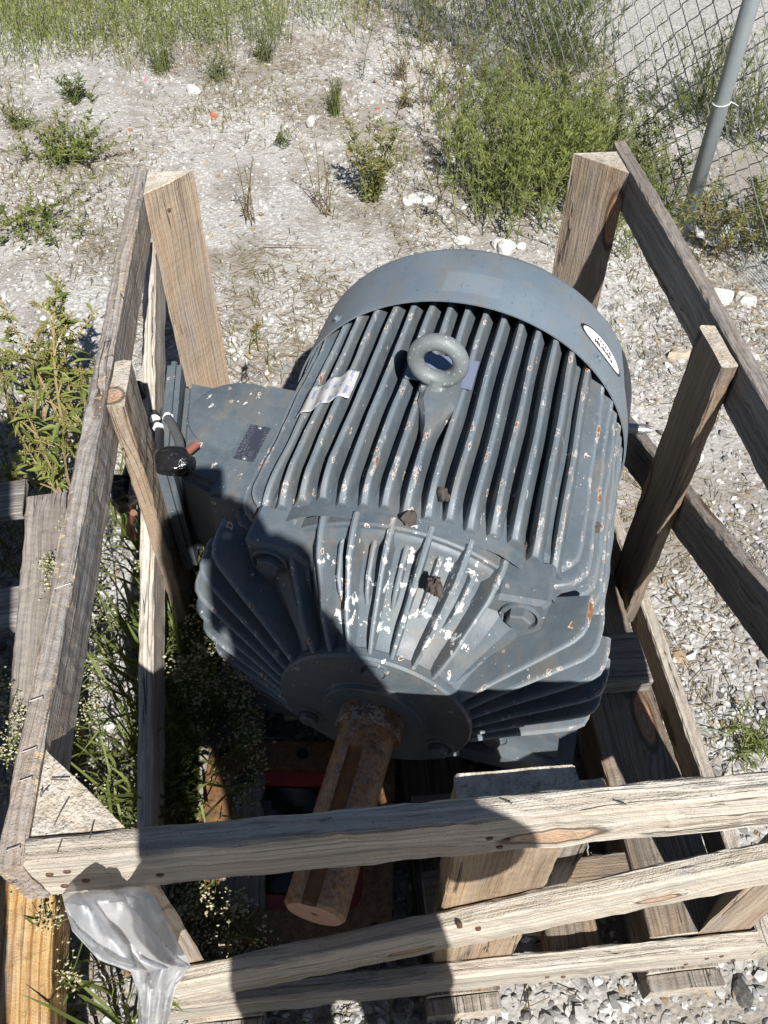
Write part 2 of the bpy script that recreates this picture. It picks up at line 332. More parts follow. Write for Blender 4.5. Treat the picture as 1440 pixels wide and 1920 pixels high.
# ------------------------------------------------------------------ ground
def hgt(x, y):
    f = np.clip((np.abs(x-.47)-.75)/.6, 0, 1) + np.clip((np.abs(y-.62)-.85)/.6, 0, 1); f = np.clip(f, 0, 1)
    off = (x - 1.63) * .928 + (y - 2.27) * .371
    f = f * np.clip((.22-off)/.2, 0, 1)
    return f * (.012*np.sin(2.1*x+1.3*y) + .010*np.sin(3.7*y-1.9*x+1) + .006*np.sin(7.3*x+5.1*y)) - .0
def ground_mat():
    T = NT('gravel_ground'); o = T.obj()
    vs = T.vor(o, 85); vs2 = T.vor(o, 190)
    st = T.ramp(T.n('ShaderNodeSeparateColor', {0: vs.outputs['Color']}).outputs[0], [(0, (.26,.24,.21)), (.35, (.46,.44,.40)), (.75, (.60,.585,.55)), (1, (.70,.69,.66))])
    sand = T.mix(T.noise(o, 300, 3), (.26,.247,.225), (.47,.458,.435))
    gap = T.sm(vs.outputs['Distance'], .42, .62)
    c = T.mix(.45, T.mix(gap, st, sand), T.mix(T.noise(o, 26, 6, .7), (.245,.23,.21), (.44,.425,.40)))
    big = T.noise(o, 1.7, 4, .6); med = T.noise(o, 7, 5, .65)
    soil = T.math('MULTIPLY', T.sm(T.math('ADD', T.math('MULTIPLY', big, .6), T.math('MULTIPLY', med, .4)), .45, .57), .8)
    c = T.mix(soil, c, T.mix(T.noise(o, 120, 4), (.14,.118,.095), (.33,.30,.26)))
    fin = T.sm(T.noise(o, 2.6, 4), .54, .66); c = T.mix(T.math('MULTIPLY', fin, .75), c, T.mix(T.noise(o, 45, 5, .7), (.28,.27,.25), (.455,.443,.42)))
    h = T.math('ADD', T.math('MULTIPLY', T.math('SUBTRACT', 1, vs.outputs['Distance']), 1.0), T.math('MULTIPLY', vs2.outputs['Distance'], .4))
    T.p(Base_Color=c, Roughness=.95, Normal=T.bump(h, .55, .005)); T.b.inputs['Specular IOR Level'].default_value = .1
    return T.m
def axisgrid(lo, hi, st, far):
    m = np.arange(lo, hi+1e-6, st); k = np.array([.3, 1, 3, 8, 20, 60, far]); return np.r_[lo-k[::-1], m, hi+k]
gx = axisgrid(-2.2, 3.4, .05, 220); gy = axisgrid(-1.2, 6.2, .05, 220)
X, Y = np.meshgrid(gx, gy); Zg = hgt(X, Y); nx, ny = len(gx), len(gy)
idx = np.arange(nx*ny).reshape(ny, nx)
Q = np.stack([idx[:-1,:-1], idx[:-1,1:], idx[1:,1:], idx[1:,:-1]], -1).reshape(-1, 4)
tag(fast('ground', np.c_[X.ravel(), Y.ravel(), Zg.ravel()], Q, ground_mat(), smooth=True), kind='structure')
# road beyond the fence
FD = V3(-.371, .928, 0); FD /= np.linalg.norm(FD); FN = V3(FD[1], -FD[0], 0)   # along the fence / away from the crate
F0 = V3(1.635, 2.265, 0)
T = NT('worn_asphalt'); o = T.obj(); vv = T.vor(o, 120)
cc = T.ramp(T.n('ShaderNodeSeparateColor', {0: vv.outputs['Color']}).outputs[0], [(0, (.20,.19,.175)), (.5, (.33,.315,.295)), (1, (.47,.45,.42))])
cc = T.mix(T.math('MULTIPLY', T.noise(o, 3, 4), .4), cc, (.36,.335,.30))
T.p(Base_Color=cc, Roughness=.9, Normal=T.bump(vv.outputs['Distance'], .6, .004)); ASPH = T.m
rv = []; rf = []; ts = np.linspace(-60, 60, 481)
for i, s_ in enumerate(ts):
    e = .62 + .05*math.sin(s_*5.3) + .035*math.sin(s_*13+1) + .02*math.sin(s_*31)
    A = F0 + FD*s_ + FN*e; B = F0 + FD*s_ + FN*9
    rv += [(A[0], A[1], .004), (A[0]+FN[0]*.05, A[1]+FN[1]*.05, .012), (B[0], B[1], .012)]
    if i: a = 3*(i-1); rf += [(a, a+3, a+4, a+1), (a+1, a+4, a+5, a+2)]
tag(mobj('road', rv, rf, ASPH), kind='structure')
# loose gravel
bmi = bmesh.new(); bmesh.ops.create_icosphere(bmi, subdivisions=1, radius=1); bmi.verts.ensure_lookup_table()
IV = np.array([v.co[:] for v in bmi.verts]); IT = np.array([[v.index for v in f.verts] for f in bmi.faces]); bmi.free()
def stones(P, S, cols, flat=.62, sq=.22, seed=1):
    rg = np.random.default_rng(seed); n = len(P); m = len(IV)
    sc = rg.uniform(.6, 1.15, (n, 1, 3)); sc[:, :, 2] *= flat
    V = IV[None] * sc * (1 + rg.normal(0, sq, (n, m, 1)))
    a = rg.uniform(0, 6.28, n); c, s = np.cos(a), np.sin(a); tl = rg.normal(0, .25, (n, 2))
    x = V[..., 0]*c[:, None] - V[..., 1]*s[:, None]; y = V[..., 0]*s[:, None] + V[..., 1]*c[:, None]
    z = V[..., 2] + x*tl[:, :1] + y*tl[:, 1:]
    V = np.stack([x, y, z], -1)*S[:, None, None] + P[:, None, :]
    Tt = (IT[None] + (np.arange(n)*m)[:, None, None]).reshape(-1, 3)
    return V.reshape(-1, 3), Tt, np.repeat(cols, m, 0)
T = NT('limestone_gravel'); c = T.n('ShaderNodeAttribute', attribute_name='Col').outputs['Color']; o = T.obj()
c = T.mix(T.math('MULTIPLY', T.sm(T.noise(o, 170, 4), .45, .7), .35), c, (.26,.22,.17))
T.p(Base_Color=c, Roughness=.9, Normal=T.bump(T.noise(o, 500, 3), .4, .001)); T.b.inputs['Specular IOR Level'].default_value = .15; STONE = T.m
def stone_cols(n, rg):
    v = rg.uniform(.28, .70, n)[:, None]; c = v*np.array([1.0, .985, .955])
    k = rg.random(n)
    c[k < .16] *= .62; c[(k > .16) & (k < .20)] = np.array([.40,.30,.19])*rg.uniform(.7, 1.2, (((k > .16) & (k < .20)).sum(), 1))
    c[(k > .20) & (k < .27)] *= np.array([.42,.42,.42]); c[(k > .27) & (k < .278)] = (.30,.17,.10)
    return c
def scatter(n, x0, x1, y0, y1, rg): return np.c_[rg.uniform(x0, x1, n), rg.uniform(y0, y1, n)]
rg = np.random.default_rng(11)
pts = np.r_[scatter(21000, -.75, 1.55, -.35, 1.0, rg), scatter(15000, -.9, 2.1, 1.0, 2.3, rg), scatter(20000, -1.3, 1.9, 2.3, 4.9, rg), scatter(1800, 1.5, 2.8, 1.5, 3.9, rg), scatter(7000, 1.55, 2.5, -.6, 1.5, rg), scatter(5000, -1.7, -.75, -.3, 3, rg)]
clump = np.sin(pts[:, 0]*3.1+pts[:, 1]*1.7)+np.sin(pts[:, 1]*4.3-pts[:, 0]*2.2+2)+np.sin(pts[:, 0]*9+1)*np.sin(pts[:, 1]*8)
offf = (pts - F0[:2]) @ FN[:2]
keep = ((clump + rg.normal(0, .9, len(pts))) > -1.1) & (offf < .62)
pts = pts[keep]; n = len(pts)
S = np.exp(rg.normal(math.log(.0074), .36, n)); S = np.clip(S, .0035, .021)
S *= np.where(pts[:, 1] > 1.9, .72, .92)
P3_ = np.c_[pts, hgt(pts[:, 0], pts[:, 1]) + S*rg.uniform(-.1, .32, n)]
sc_ = stone_cols(n, rg); sc_[pts[:, 1] < 1.3] *= .80; sc_[pts[:, 1] >= 1.3] *= .84; Vv, Tt, Cc = stones(P3_, S, sc_, seed=5)
tag(fast('gravel', Vv, Tt, STONE, col=Cc), 'loose pale limestone gravel covering the yard', 'gravel', kind='stuff')
# dry stalks and leaf litter on the gravel
def sticks(n, x0, x1, y0, y1, rg, L=(.02, .07), r=.0009):
    p = scatter(n, x0, x1, y0, y1, rg); cl = np.sin(p[:, 0]*4.1+1)*np.sin(p[:, 1]*3.3+2)+.5*np.sin(p[:, 0]*11)*np.sin(p[:, 1]*9)
    p = p[(cl + rg.normal(0, .35, n)) > .12]; n = len(p); a = rg.uniform(0, 6.28, n); l = rg.uniform(*L, n)
    z = hgt(p[:, 0], p[:, 1]) + rg.uniform(.004, .014, n)
    d = np.c_[np.cos(a), np.sin(a), rg.normal(0, .15, n)]; A = np.c_[p, z]; B = A + d*l[:, None]*.5 + rg.normal(0, .004, (n, 3)); C_ = A + d*l[:, None]
    side = np.c_[-d[:, 1], d[:, 0], d[:, 2]*0]*r; up = np.tile([0, 0, r*1.5], (n, 1))
    V = np.stack([A-side, A+side, A+up, B-side, B+side, B+up, C_, C_, C_], 1)
    V = V[:, :7]; f = np.array([[0,1,4],[0,4,3],[1,2,5],[1,5,4],[2,0,3],[2,3,5],[3,4,6],[4,5,6],[5,3,6]])
    return V.reshape(-1, 3), (f[None]+(np.arange(n)*7)[:, None, None]).reshape(-1, 3), np.repeat(rg.random((n, 1))*np.ones((1, 3)), 7, 0)
v, f, c = sticks(52000, -1.3, 1.75, -.3, 4.9, rg)
tag(fast('dry_litter', v, f, L_DRY, col=c), 'dry brown stalks and leaf litter strewn over the gravel', 'litter', kind='stuff')

# ------------------------------------------------------------------ chain-link fence
fence = thing('chain_link_fence', F0, 'galvanised chain link fence with a grey round post beside the road', 'fence')
HP = .0425; FTOP = 1.45
for k in range(-18, 92):
    zs = np.arange(0, int(FTOP/HP)+1); base = .03 + .01*math.sin(k*.4)
    p_ = []
    for j in zs:
        sg_ = 1 if (j + k) % 2 else -1; s_ = k*HP + sg_*HP*.53; bul = .004*sg_
        q = F0 + FD*s_ + FN*(bul + .012*math.sin(k*.21)) + V3(0, 0, base + j*HP)
        dv = FD*0
        p_ += [q - V3(0, 0, .004) - dv*.0, q + V3(0, 0, .004)]
    v, f = tube(p_, .0019, n=4); mobj('wire', v, f, WIRE, fence)
pb = V3(1.600, 2.25, 0); pt_ = pb + V3(-.008, .01, 1.5)
v, f = tube([pb - V3(0, 0, .1), pb*.5+pt_*.5, pt_], .0245, n=24); post = mobj('post', v, f, POSTM, fence, smooth=False)
for q in post.data.polygons: q.use_smooth = len(q.vertices) == 4
tz = .462; tc = pb + (pt_-pb)*(tz/1.5); tp = []
for a in np.linspace(-2.6, 2.3, 24):
    tp.append(tc + .0262*(math.cos(a)*(-FN) + math.sin(a)*(-FD)) + V3(0, 0, -.006*math.cos(a)))
tp += [tc + FN*.034 - FD*.022 + V3(0, 0, -.004), tc + FN*.036 - FD*.036 + V3(0, 0, -.006)]
v, f = tube(tp, .0015, n=6); mobj('tie_wire', v, f, WHITEM, post, smooth=True)

# ------------------------------------------------------------------ the crate
t = .0257; W, D, H, b, L = .9364, 1.3209, .7927, .0911, .0888
crate = thing('wooden_crate', (W/2, D/2, 0), 'open weathered timber crate built around the grey motor', 'crate')
def bd(name, A, B, wd, w, tt, mat, lab=None, **k):
    o = board(name, A, B, wd, w, tt, mat, crate, **k)
    if lab: o['label'] = lab
    return o
g = .0006
Z = (0, 0, 1)
r_front = bd('rail', (0, t/2, H-b/2), (W, t/2, H-b/2), Z, b, t, W_FRONT, 'pale top rail across the front of the crate')
r_left = bd('rail', (-t/2, -.001, H-b/2), (-t/2, D+.012, H-b/2), Z, b, t, W_LEFT, 'grey top rail on the cable side', warp=.002, ends=False)
r_right = bd('rail', (W+t/2, 0, H-b/2), (W+t/2, D+.03, H-b/2), Z, b, t, W_GREY2, 'dark grey top rail on the fence side', warp=-.002)
zb = .15
bf = bd('rail', (-.012, t/2, zb-.045), (W+.012, t/2, zb-.045), Z, .089, t, W_PALE, 'pale bottom rail across the front')
bd('rail', (-t/2-g, .0, zb-.045), (-t/2-g, D, zb-.045), Z, .089, t, W_GREY)
bd('rail', (W+t/2+.004, 0.0, zb-.045), (W+t/2+.004, D, zb-.045), Z, .089, t, W_PALE)
bd('rail', (0, D-t/2, zb-.045), (W, D-t/2, zb-.045), Z, .089, t, W_TAN)
# diagonal braces
brf = bd('brace', (.035, t/2, .222), (.93, t/2, .576), (-.37, 0, .93), .098, t*.94, W_BRACE, 'pale diagonal brace across the front')
def mid(y0, z0, y1, z1, x, mat, lab, w=.092):
    wd = V3(0, -(z1-z0), y1-y0); wd = wd if wd[2] > 0 else -wd; wd /= np.linalg.norm(wd)
    return bd('brace', (x, y0, z0) - wd*w/2, (x, y1, z1) - wd*w/2, wd, w, t*.95, mat, lab)
mid(.03, .205, 1.26, .672, -t/2, W_PALE, 'pale diagonal brace on the cable side', .098)
mid(.08, .69, 1.22, .30, W+t/2, W_GREY2, 'dark diagonal brace on the fence side')
# corner posts: square timber split corner to corner
def tri(cx, cy, sx, sy, z0, z1, mat, top=True, lean=(0, 0)):
    e = .003; Ls = L*1.0; pts = [(0, 0), (Ls, 0), (Ls-e*1.5, e), ((Ls)/2, Ls/2), (e, Ls-e*1.5), (0, Ls)]
    # local x is up, so map outline with the right winding
    M = Matrix(((0, sx, 0, cx), (0, 0, sy, cy), (1, 0, 0, 0), (0, 0, 0, 1)))
    M = Matrix.Shear('XY', 4, (lean[0], lean[1])) @ M if False else M
    cr = pts if sx*sy > 0 else pts[::-1]
    # subdivide the long face so that it catches rough light
    v, f = extr(cr, np.linspace(z0, z1, 24), .0007, 0, BN[0]); BN[0] += 1
    v = [(x, y, z) for x, y, z in v]
    me = []
    for x, y, z in v:
        h = x; me.append((cx + sx*y + lean[0]*(h-z1), cy + sy*z + lean[1]*(h-z1), h))
    A = V3(cx, cy, (z0+z1)/2); Mo = Matrix(((0, 0, 1, A[0]), (0, 1, 0, A[1]), (-1, 0, 0, A[2]), (0, 0, 0, 1)))
    Mi = Mo.inverted(); loc = [tuple(Mi @ Vector(q)) for q in me]
    flip = sx*sy < 0
    fs = [q[::-1] for q in f] if not flip else f
    po = mobj('post', loc, fs, mat, crate, Mo)
    bm = bmesh.new(); bm.from_mesh(po.data); bmesh.ops.recalc_face_normals(bm, faces=bm.faces)
    po.data.materials.append(W_END)
    tl = (Mi.to_3x3() @ Vector((0, 0, 1))).normalized()
    for fc in bm.faces:
        if fc.normal.dot(tl) > .8: fc.material_index = 1
    bm.to_mesh(po.data); bm.free(); return po
p_fl = tri(.001, t+.003, 1, 1, .02, H-.004, W_TAN)
p_bl = tri(.001, D-.001, 1, -1, .02, H-.006, W_TAN)
p_br = tri(W-.001, D-.001, -1, -1, .02, H-.003, W_TAN)
p_fr = tri(W-.001, t+.003, -1, 1, .02, H-.004, W_TAN)
# upright stakes half way along each side
def stake(x0, y0, w, tt, z0, z1, mat, alongx=False):
    return bd('stake', (x0, y0, z0), (x0, y0, z1), (1, 0, 0) if alongx else (0, 1, 0), w, tt, mat)
stake(t/2+.0008, .6425+.052, .104, t*.97, .10, H-.008, W_TAN)['label'] = 'brown upright stake on the cable side'
stake(W-t/2-.0008, .6456+.052, .104, t*.97, .10, H-.005, W_DARK)['label'] = 'dark upright stake on the fence side'
stake(.485, t+.0225, .130, .042, .06, H-.045, W_STAKE, True)['label'] = 'tan upright stake behind the front rail'
stake(.585, t+.060, .062, .03, .06, .62, W_GREY2, True)
# base: skids on the gravel, deck boards over them, bearers under the motor
for x, m_ in ((.09, W_TAN), (.47, W_DARK), (.835, W_GREY2)):
    bd('skid', (x, -.004, .034), (x, D-.01, .034), Z, .066, .12, m_)
for x0, x1 in ((.03, .15), (.41, .53), (.775, .90)):
    bd('skid_shoe', ((x0+x1)/2, -.030, .030), ((x0+x1)/2, -.006, .030), Z, .056, x1-x0, W_GREY2)
bd('bearer', (.838, .0305, .110), (.838, D-.06, .110), Z, .080, .135, W_DARK)
bd('bearer', (.10, .12, .105), (.10, D-.1, .105), Z, .072, .12, W_GREY2)
bd('bearer', (.655, .032, .092), (.655, .60, .092), Z, .05, .085, W_DARK)
bd('bearer', (.30, .032, .092), (.30, .60, .092), Z, .05, .085, W_DARK)
bd('cross_block', (.20, .512, .172), (.895, .512, .172), (0, 1, 0), .112, .038, W_GREY2)
bd('cross_block', (.25, .88, .172), (.90, .88, .172), (0, 1, 0), .112, .038, W_GREY2)
for y in (.12, .25): bd('deck_board', (.42, y, .14), (.765, y, .14), (0, 1, 0), .09, .02, W_DARK)
# nails and staples
def wire(name, pts, r, mat, parent): v, f = tube(pts, r, n=5); return mobj(name, v, f, mat, parent)
def head(name, c, nrm, r, mat, parent):
    c = np.asarray(c, float); nrm = np.asarray(nrm, float); nrm /= np.linalg.norm(nrm)
    v, f = tube([c - nrm*.004, c + nrm*.0006, c + nrm*.0012], r, r*.8, 8); return mobj(name, v, f, mat, parent)
for px, py, dx in [(288-10,345,16),(228,509,13),(232,553,-12),(200,640,10),(205,667,16),(150,755,10),(118,1100,30),(68,1312,24),(55,1407,26),(48,1462,24),(24,1592,26)]:
    A = atz(px-dx/2, py+abs(dx)*.18, H+.002); B = atz(px+dx/2, py-abs(dx)*.18, H+.002)
    if abs(A[0]+t/2) > .04: continue
    A[0] = np.clip(A[0], -t+.002, -.001); B[0] = np.clip(B[0], -t+.002, -.001)
    wire('staple', [A - V3(0,0,.004), A + V3(0,0,.0016), B + V3(0,0,.0016), B - V3(0,0,.004)], .0006, NAIL, r_left)
for pl in ([(78,1478),(76,1494),(84,1482),(90,1479)], [(128,1498),(114,1522),(102,1546)], [(95,1461),(128,1463)]):
    wire('bent_nail', [atz(x, y, H+.001+.003*(i % 2)) for i, (x, y) in enumerate(pl)], .0007, NAIL, p_fl)
for pl in ([(175,1542),(168,1572)], [(118,1570),(112,1585),(108,1597)], [(1150,1500),(1175,1509)], [(938,1497),(960,1506)], [(600,1540),(622,1532)]):
    wire('bent_nail', [atz(x, y, H+.001+.003*i) for i, (x, y) in enumerate(pl)], .0007, NAIL, r_front)
for px, py in [(93,1640),(126,1634),(161,1651),(121,1661),(300,1641),(918,1572),(950,1574),(937,1588)]: head('nail_head', aty(px, py, -.0005), (0,-1,0), .0042, NAILR, r_front)
for px, py in [(1026,1832),(1056,1832),(1286,1808),(1325,1797),(1353,1793),(1375,1801)]: head('nail_head', aty(px, py, -.0008), (0,-1,0), .0042, NAILR, bf)
for px, py in [(862,1738),(897,1743)]: head('nail_head', aty(px, py, -.0008), (0,-1,0), .004, NAILR, brf)
q = atz(303, 380, .70); head('nail_head', V3(L*.42, D-L*.58-.002, .735), (.7,-.7,.2), .0045, NAILR, p_bl)

# ------------------------------------------------------------------ the motor (local: x = right, y = back along the shaft, z = up, origin on the axis at the shaft end)
MY = math.radians(20.066); AZ = .4264; FOOT = .2455
MO = Matrix.Translation((.2521, .035, AZ)) @ Matrix.Rotation(-MY, 4, 'Z')
motor = thing('electric_motor', None, 'large blue-grey electric motor with cooling fins and rusty shaft in the crate', 'motor', M=MO @ Matrix.Translation((0, .6, -FOOT)))
def mw(s_, u_, z_): return np.array(MO @ Vector((s_, u_, z_)))
def mp(name, v, f, mat, parent=None, smooth=True, tip=None):
    o_ = mobj(name, v, f, mat, parent or motor, MO, smooth)
    if tip is not None:
        a_ = o_.data.attributes.new('tip', 'FLOAT', 'POINT'); a_.data.foreach_set('value', np.array(tip, np.float32))
    return o_
def mlathe(name, prof, mat, n=72, parent=None, smooth=False):
    v, f = lathe(prof, n); o = mp(name, v, f, mat, parent, smooth); return o
EX, EZ, EE = .325, .299, 2.6
def envz(s_): return min(EZ*max(0, 1-(abs(s_)/EX)**EE)**(1/EE), math.sqrt(.3235**2-s_*s_))
def envx(z_): return math.sqrt(.3225**2-z_*z_)
def envr(th):
    c, s_ = abs(math.cos(th)), abs(math.sin(th)); return min(.322, ((c/EX)**EE + (s_/EZ)**EE)**(-1/EE))
RC = .258
frame = mlathe('frame', [(.44, .10), (.44, RC-.01), (.452, RC), (1.05, RC), (1.05, .1)], PAINT, 72)
for p_ in frame.data.polygons: p_.use_smooth = True
V = []; nq = 120
for u_ in (.455, .475, .985):
    for k in range(nq):
        th = 2*math.pi*k/nq; r_ = max(RC-.002, envr(th)-.040); V.append((r_*math.cos(th), u_, r_*math.sin(th)))
mp('frame_skin', V, [(i*nq+k, (i+1)*nq+k, (i+1)*nq+(k+1) % nq, i*nq+(k+1) % nq) for i in range(2) for k in range(nq)], PAINT, frame)
mlathe('seam_ring', [(.449, .225), (.449, .262), (.452, .265), (.470, .265), (.473, .262), (.473, .225)], PAINT, 96, frame)
def fin(kind, k, u0, u1, tip, root, pos, sgn, tw=.0050, rw=.0146, name='cooling_fin'):
    """straight cast fin: cross-section tapers to a rounded tip, front end drops in a soft curve"""
    rgf = np.random.default_rng(1000+k*7+(3 if kind == 'x' else 0)+(50 if sgn < 0 else 0))
    us = np.r_[u0, u0+.006, u0+.014, u0+.026, u0+.040, u0+.055, np.linspace(u0+.08, u1, 16)]
    fr = [0.30, .52, .70, .86, .96, 1.0] + [1.0]*16
    if kind == 'x': tw, rd_ = .0066, .0075
    else: rd_ = .0042
    V = []; tipv = tip - root; ph = rgf.uniform(0, 6, 3)
    for u_, q in zip(us, fr):
        h = root + tipv*q + (.0012*math.sin(u_*31+ph[0]) + .0008*math.sin(u_*77+ph[1]))*(q == 1)
        d_ = .0009*math.sin(u_*23+ph[2]); a, c = rw, tw
        sec = [(-a, root-.01), (-c-.0004, h-rd_), (-c*.72, h-rd_*.2), (0, h), (c*.72, h-rd_*.2), (c+.0004, h-rd_), (a, root-.01)]
        for (o_, r_) in sec:
            V.append((pos+o_+d_, u_, sgn*r_) if kind == 'z' else (sgn*r_, u_, pos+o_+d_))
    m = 7; N = len(us)
    F = [(i*m+j, i*m+j+1, (i+1)*m+j+1, (i+1)*m+j) for i in range(N-1) for j in range(m-1)]
    F += [tuple(range(m)), tuple((N-1)*m+j for j in range(m))[::-1]]
    if (kind == 'z') == (sgn > 0): F = [q[::-1] for q in F]
    return mp(name, V, F, PAINT, frame, tip=([0, .55, 1, 1, 1, .55, 0]*N))
SP = .0315
for k in range(-7, 8):
    s_ = k*SP; fin('z', k, .474 + .004*abs(k % 3), .985, envz(s_) - (.006 if abs(k) == 7 else 0), envz(s_)-.040, s_, 1)
for sg in (-1, 1):
    for k in range(-7, 8):
        z_ = k*.0275
        if sg < 0 and -2 <= k <= 4: u0, u1 = .474, .60
        else: u0, u1 = .474, .985
        fin('x', k, u0, u1, envx(z_), math.sqrt(max(0, RC**2 - z_**2)) - .004, z_, sg)
        if (u0, u1) == (.474, .60): fin('x', k+20, .93, .99, envx(z_), RC-.06, z_, sg)
# four diagonal shoulders between the fin groups, each ends in a bolt lug
for ang in (45, 135, 225, 315):
    th = math.radians(ang); er = V3(math.cos(th), 0, math.sin(th)); et = V3(-math.sin(th), 0, math.cos(th))
    R1 = .300
    def P(r_, o_, u_): q = er*r_ + et*o_; return (q[0], u_, q[2])
    V = []; us = [.480, .486, .497, .70, .985]; top = [.0, .7, 1, 1, 1]
    for u_, q in zip(us, top):
        r2 = .24 + (R1-.24)*(.72+.28*q)
        for (o_, r_) in [(-.026, .205), (-.024, .262), (-.016, r2-.006), (-.009, r2), (.009, r2), (.016, r2-.006), (.024, .262), (.026, .205)]: V.append(P(r_, o_, u_))
    F = [(i*8+j, (i+1)*8+j, (i+1)*8+j+1, i*8+j+1) for i in range(4) for j in range(7)] + [tuple(range(8))]
    mp('shoulder', V, F, PAINT, frame, smooth=False)
# ---- drive end bell
bell = mlathe('end_bell', [(.318, .135), (.318, .146), (.332, .152), (.350, .166), (.375, .190), (.40, .210), (.43, .226), (.452, .232)], PAINT, 96, smooth=True)
hub = mlathe('bearing_cap', [(.322, .02), (.322, .140), (.318, .1495), (.304, .1512), (.3003, .148), (.3003, .083), (.2985, .081), (.2915, .080), (.290, .078), (.290, .046), (.296, .044), (.296, .02)], PAINT, 96)
def bellfin(deg, hgt_=1.0, short=False, tw=.0042):
    th0 = math.radians(deg); R = envr(th0)
    R = min(((abs(math.cos(th0))/.350)**2.3 + (abs(math.sin(th0))/.298)**2.3)**(-1/2.3), .345)
    if short: prof = [(.366, .186, .004), (.374, .204, .016), (.390, .220, .020), (.425, .238, .018), (.450, .246, .017)]
    else:
        e = hgt_; cr = R-.006
        prof = [(.3055, .146, .004), (.306, .154, .009), (.318, .172, .024), (.336, .200, .040), (.356, .234, .056), (.374, .263, .066), (.386, .281, .070), (.397, .2905, .07), (.412, .2955, .066), (.438, .298, .06), (.462, .298, .055)]
        prof = [(u_, .146 + (r_-.146)*((cr-.146)/(.298-.146))*1.0 if True else r_, d_) for u_, r_, d_ in prof]
        if e < 1: prof = [(u_ + (1-e)*.012, (min(r_, np.interp(u_, [.30, .318, .35, .40, .452], [.147, .150, .172, .218, .240])+ .037*e)), d_) for u_, r_, d_ in prof]
    V = []; n = len(prof); rgf = np.random.default_rng(int(deg*10)+7)
    bend = rgf.normal(0, .006)
    for i, (u_, r_, dep) in enumerate(prof):
        core = np.interp(u_, [.30, .318, .35, .40, .452, .48], [.130, .136, .160, .204, .224, .226])
        # the groove floor: fins run down to the dome
        lo = min(core, r_-.004)
        th = th0 + bend*math.sin(i/n*3.1) 
        er = V3(math.cos(th), 0, math.sin(th)); et = V3(-math.sin(th), 0, math.cos(th))
        w = tw*(.8 + .5*i/n)
        # normal of outline in (u,r)
        j0, j1 = max(0, i-1), min(n-1, i+1); du = prof[j1][0]-prof[j0][0]; dr = prof[j1][1]-prof[j0][1]; l = math.hypot(du, dr); nu, nr = -dr/l, du/l
        for (o_, q) in [(-w*1.7, None), (-w*1.02, -.006), (-w*.7, -.0015), (0, 0), (w*.7, -.0015), (w*1.02, -.006), (w*1.7, None)]:
            if q is None: rr, uu = lo, u_ + (.010 if r_-lo > .01 else .004)
            else: rr, uu = r_ + nr*q, u_ + nu*q
            pt = er*rr + et*o_; V.append((pt[0], uu, pt[2]))
    m = 7
    F = [(i*m+j, (i+1)*m+j, (i+1)*m+j+1, i*m+j+1) for i in range(n-1) for j in range(m-1)] + [tuple(range(m))[::-1], tuple((n-1)*m+j for j in range(m))]
    F = [q[::-1] for q in F]
    return mp('cooling_fin', V, F, PAINT, bell, tip=([0, .5, 1, 1, 1, .5, 0]*n))
main = [93, 104.5, 116, 127.5, 147, 158, 168, 178, 188, 198, 208, 218, 237, 248, 259, 270, 279, 288, 297, 348, 357, 6, 15.5, 25, 33, 56, 68.5, 81]
for dg in main: bellfin(dg, .8 if 76 <= dg <= 98 else (.97 if 50 < dg < 132 else 1.0))
for dg in (62.5, 75, 87, 98.5, 110, 121): bellfin(dg, short=True)
mlathe('grease_boss', [(.400, .0), (.400, .0)], PAINT, 4) if False else None
# bolt lugs on the bell
def hexbolt(name, s_, u_, z_, r, h, mat, parent, rot=0.0, nrm=-1):
    V = []; a = np.arange(6)*np.pi/3 + rot
    for (uu, rr) in ((u_, r), (u_+nrm*h*.85, r), (u_+nrm*h, r*.86)):
        V += [(s_+rr*math.cos(x), uu, z_+rr*math.sin(x)) for x in a]
    F = [(i*6+j, i*6+(j+1) % 6, (i+1)*6+(j+1) % 6, (i+1)*6+j) for i in range(2) for j in range(6)] + [tuple(range(12, 18))]
    return mp(name, V, F, mat, parent, False)
for ang in (45, 135, 225, 315):
    th = math.radians(ang); er = V3(math.cos(th), 0, math.sin(th)); et = V3(-math.sin(th), 0, math.cos(th)); V = []
    sec = [(-.050, .20), (-.046, .262), (-.004, .312), (.004, .312), (.046, .262), (.050, .20)]
    for u_, q in ((.404, .90), (.410, 1), (.474, 1.0)):
        for (o_, r_) in sec: p3 = er*(.2+(r_-.2)*q) + et*o_*q; V.append((p3[0], u_, p3[2]))
    F = [(i*6+j, (i+1)*6+j, (i+1)*6+j+1, i*6+j+1) for i in range(2) for j in range(5)] + [tuple(range(6))]
    lug = mp('bolt_lug', V, F, PAINT, bell, False)
    c = er*.262; v, f = lathe([(.403, .029), (.399, .0285), (.398, .026), (.404, .0245)], 28)
    mp('washer_face', [(x+c[0], y, z+c[2]) for x, y, z in v], f, PAINT, lug, False)
    hexbolt('hex_bolt', c[0], .404, c[2], .0185, .016, PAINT, lug, .3)
    # smooth web from lug down to the bearing cap
    V = []
    for u_, r_, w in ((.316, .148, .010), (.340, .170, .014), (.372, .206, .020), (.400, .235, .030), (.42, .245, .03)):
        for (o_, d_) in ((-1.5*w, -.02), (-w*.5, 0), (w*.5, 0), (1.5*w, -.02)): p3 = er*(r_+d_+.004) + et*o_; V.append((p3[0], u_, p3[2]))
    F = [(i*4+j, (i+1)*4+j, (i+1)*4+j+1, i*4+j+1) for i in range(4) for j in range(3)]
    mp('web', V, F, PAINT, bell)
for dg in (90, 210, 330):
    th = math.radians(dg); x, z = .123*math.cos(th), .123*math.sin(th)
    v, f = lathe([(.3012, .024), (.2975, .023), (.2972, .018)], 28); mp('boss', [(a_+x, b_, c_+z) for a_, b_, c_ in v], f, PAINT, hub, False)
    hexbolt('hex_bolt', x, .2985, z, .0145, .012, PAINT, hub, .2+dg)
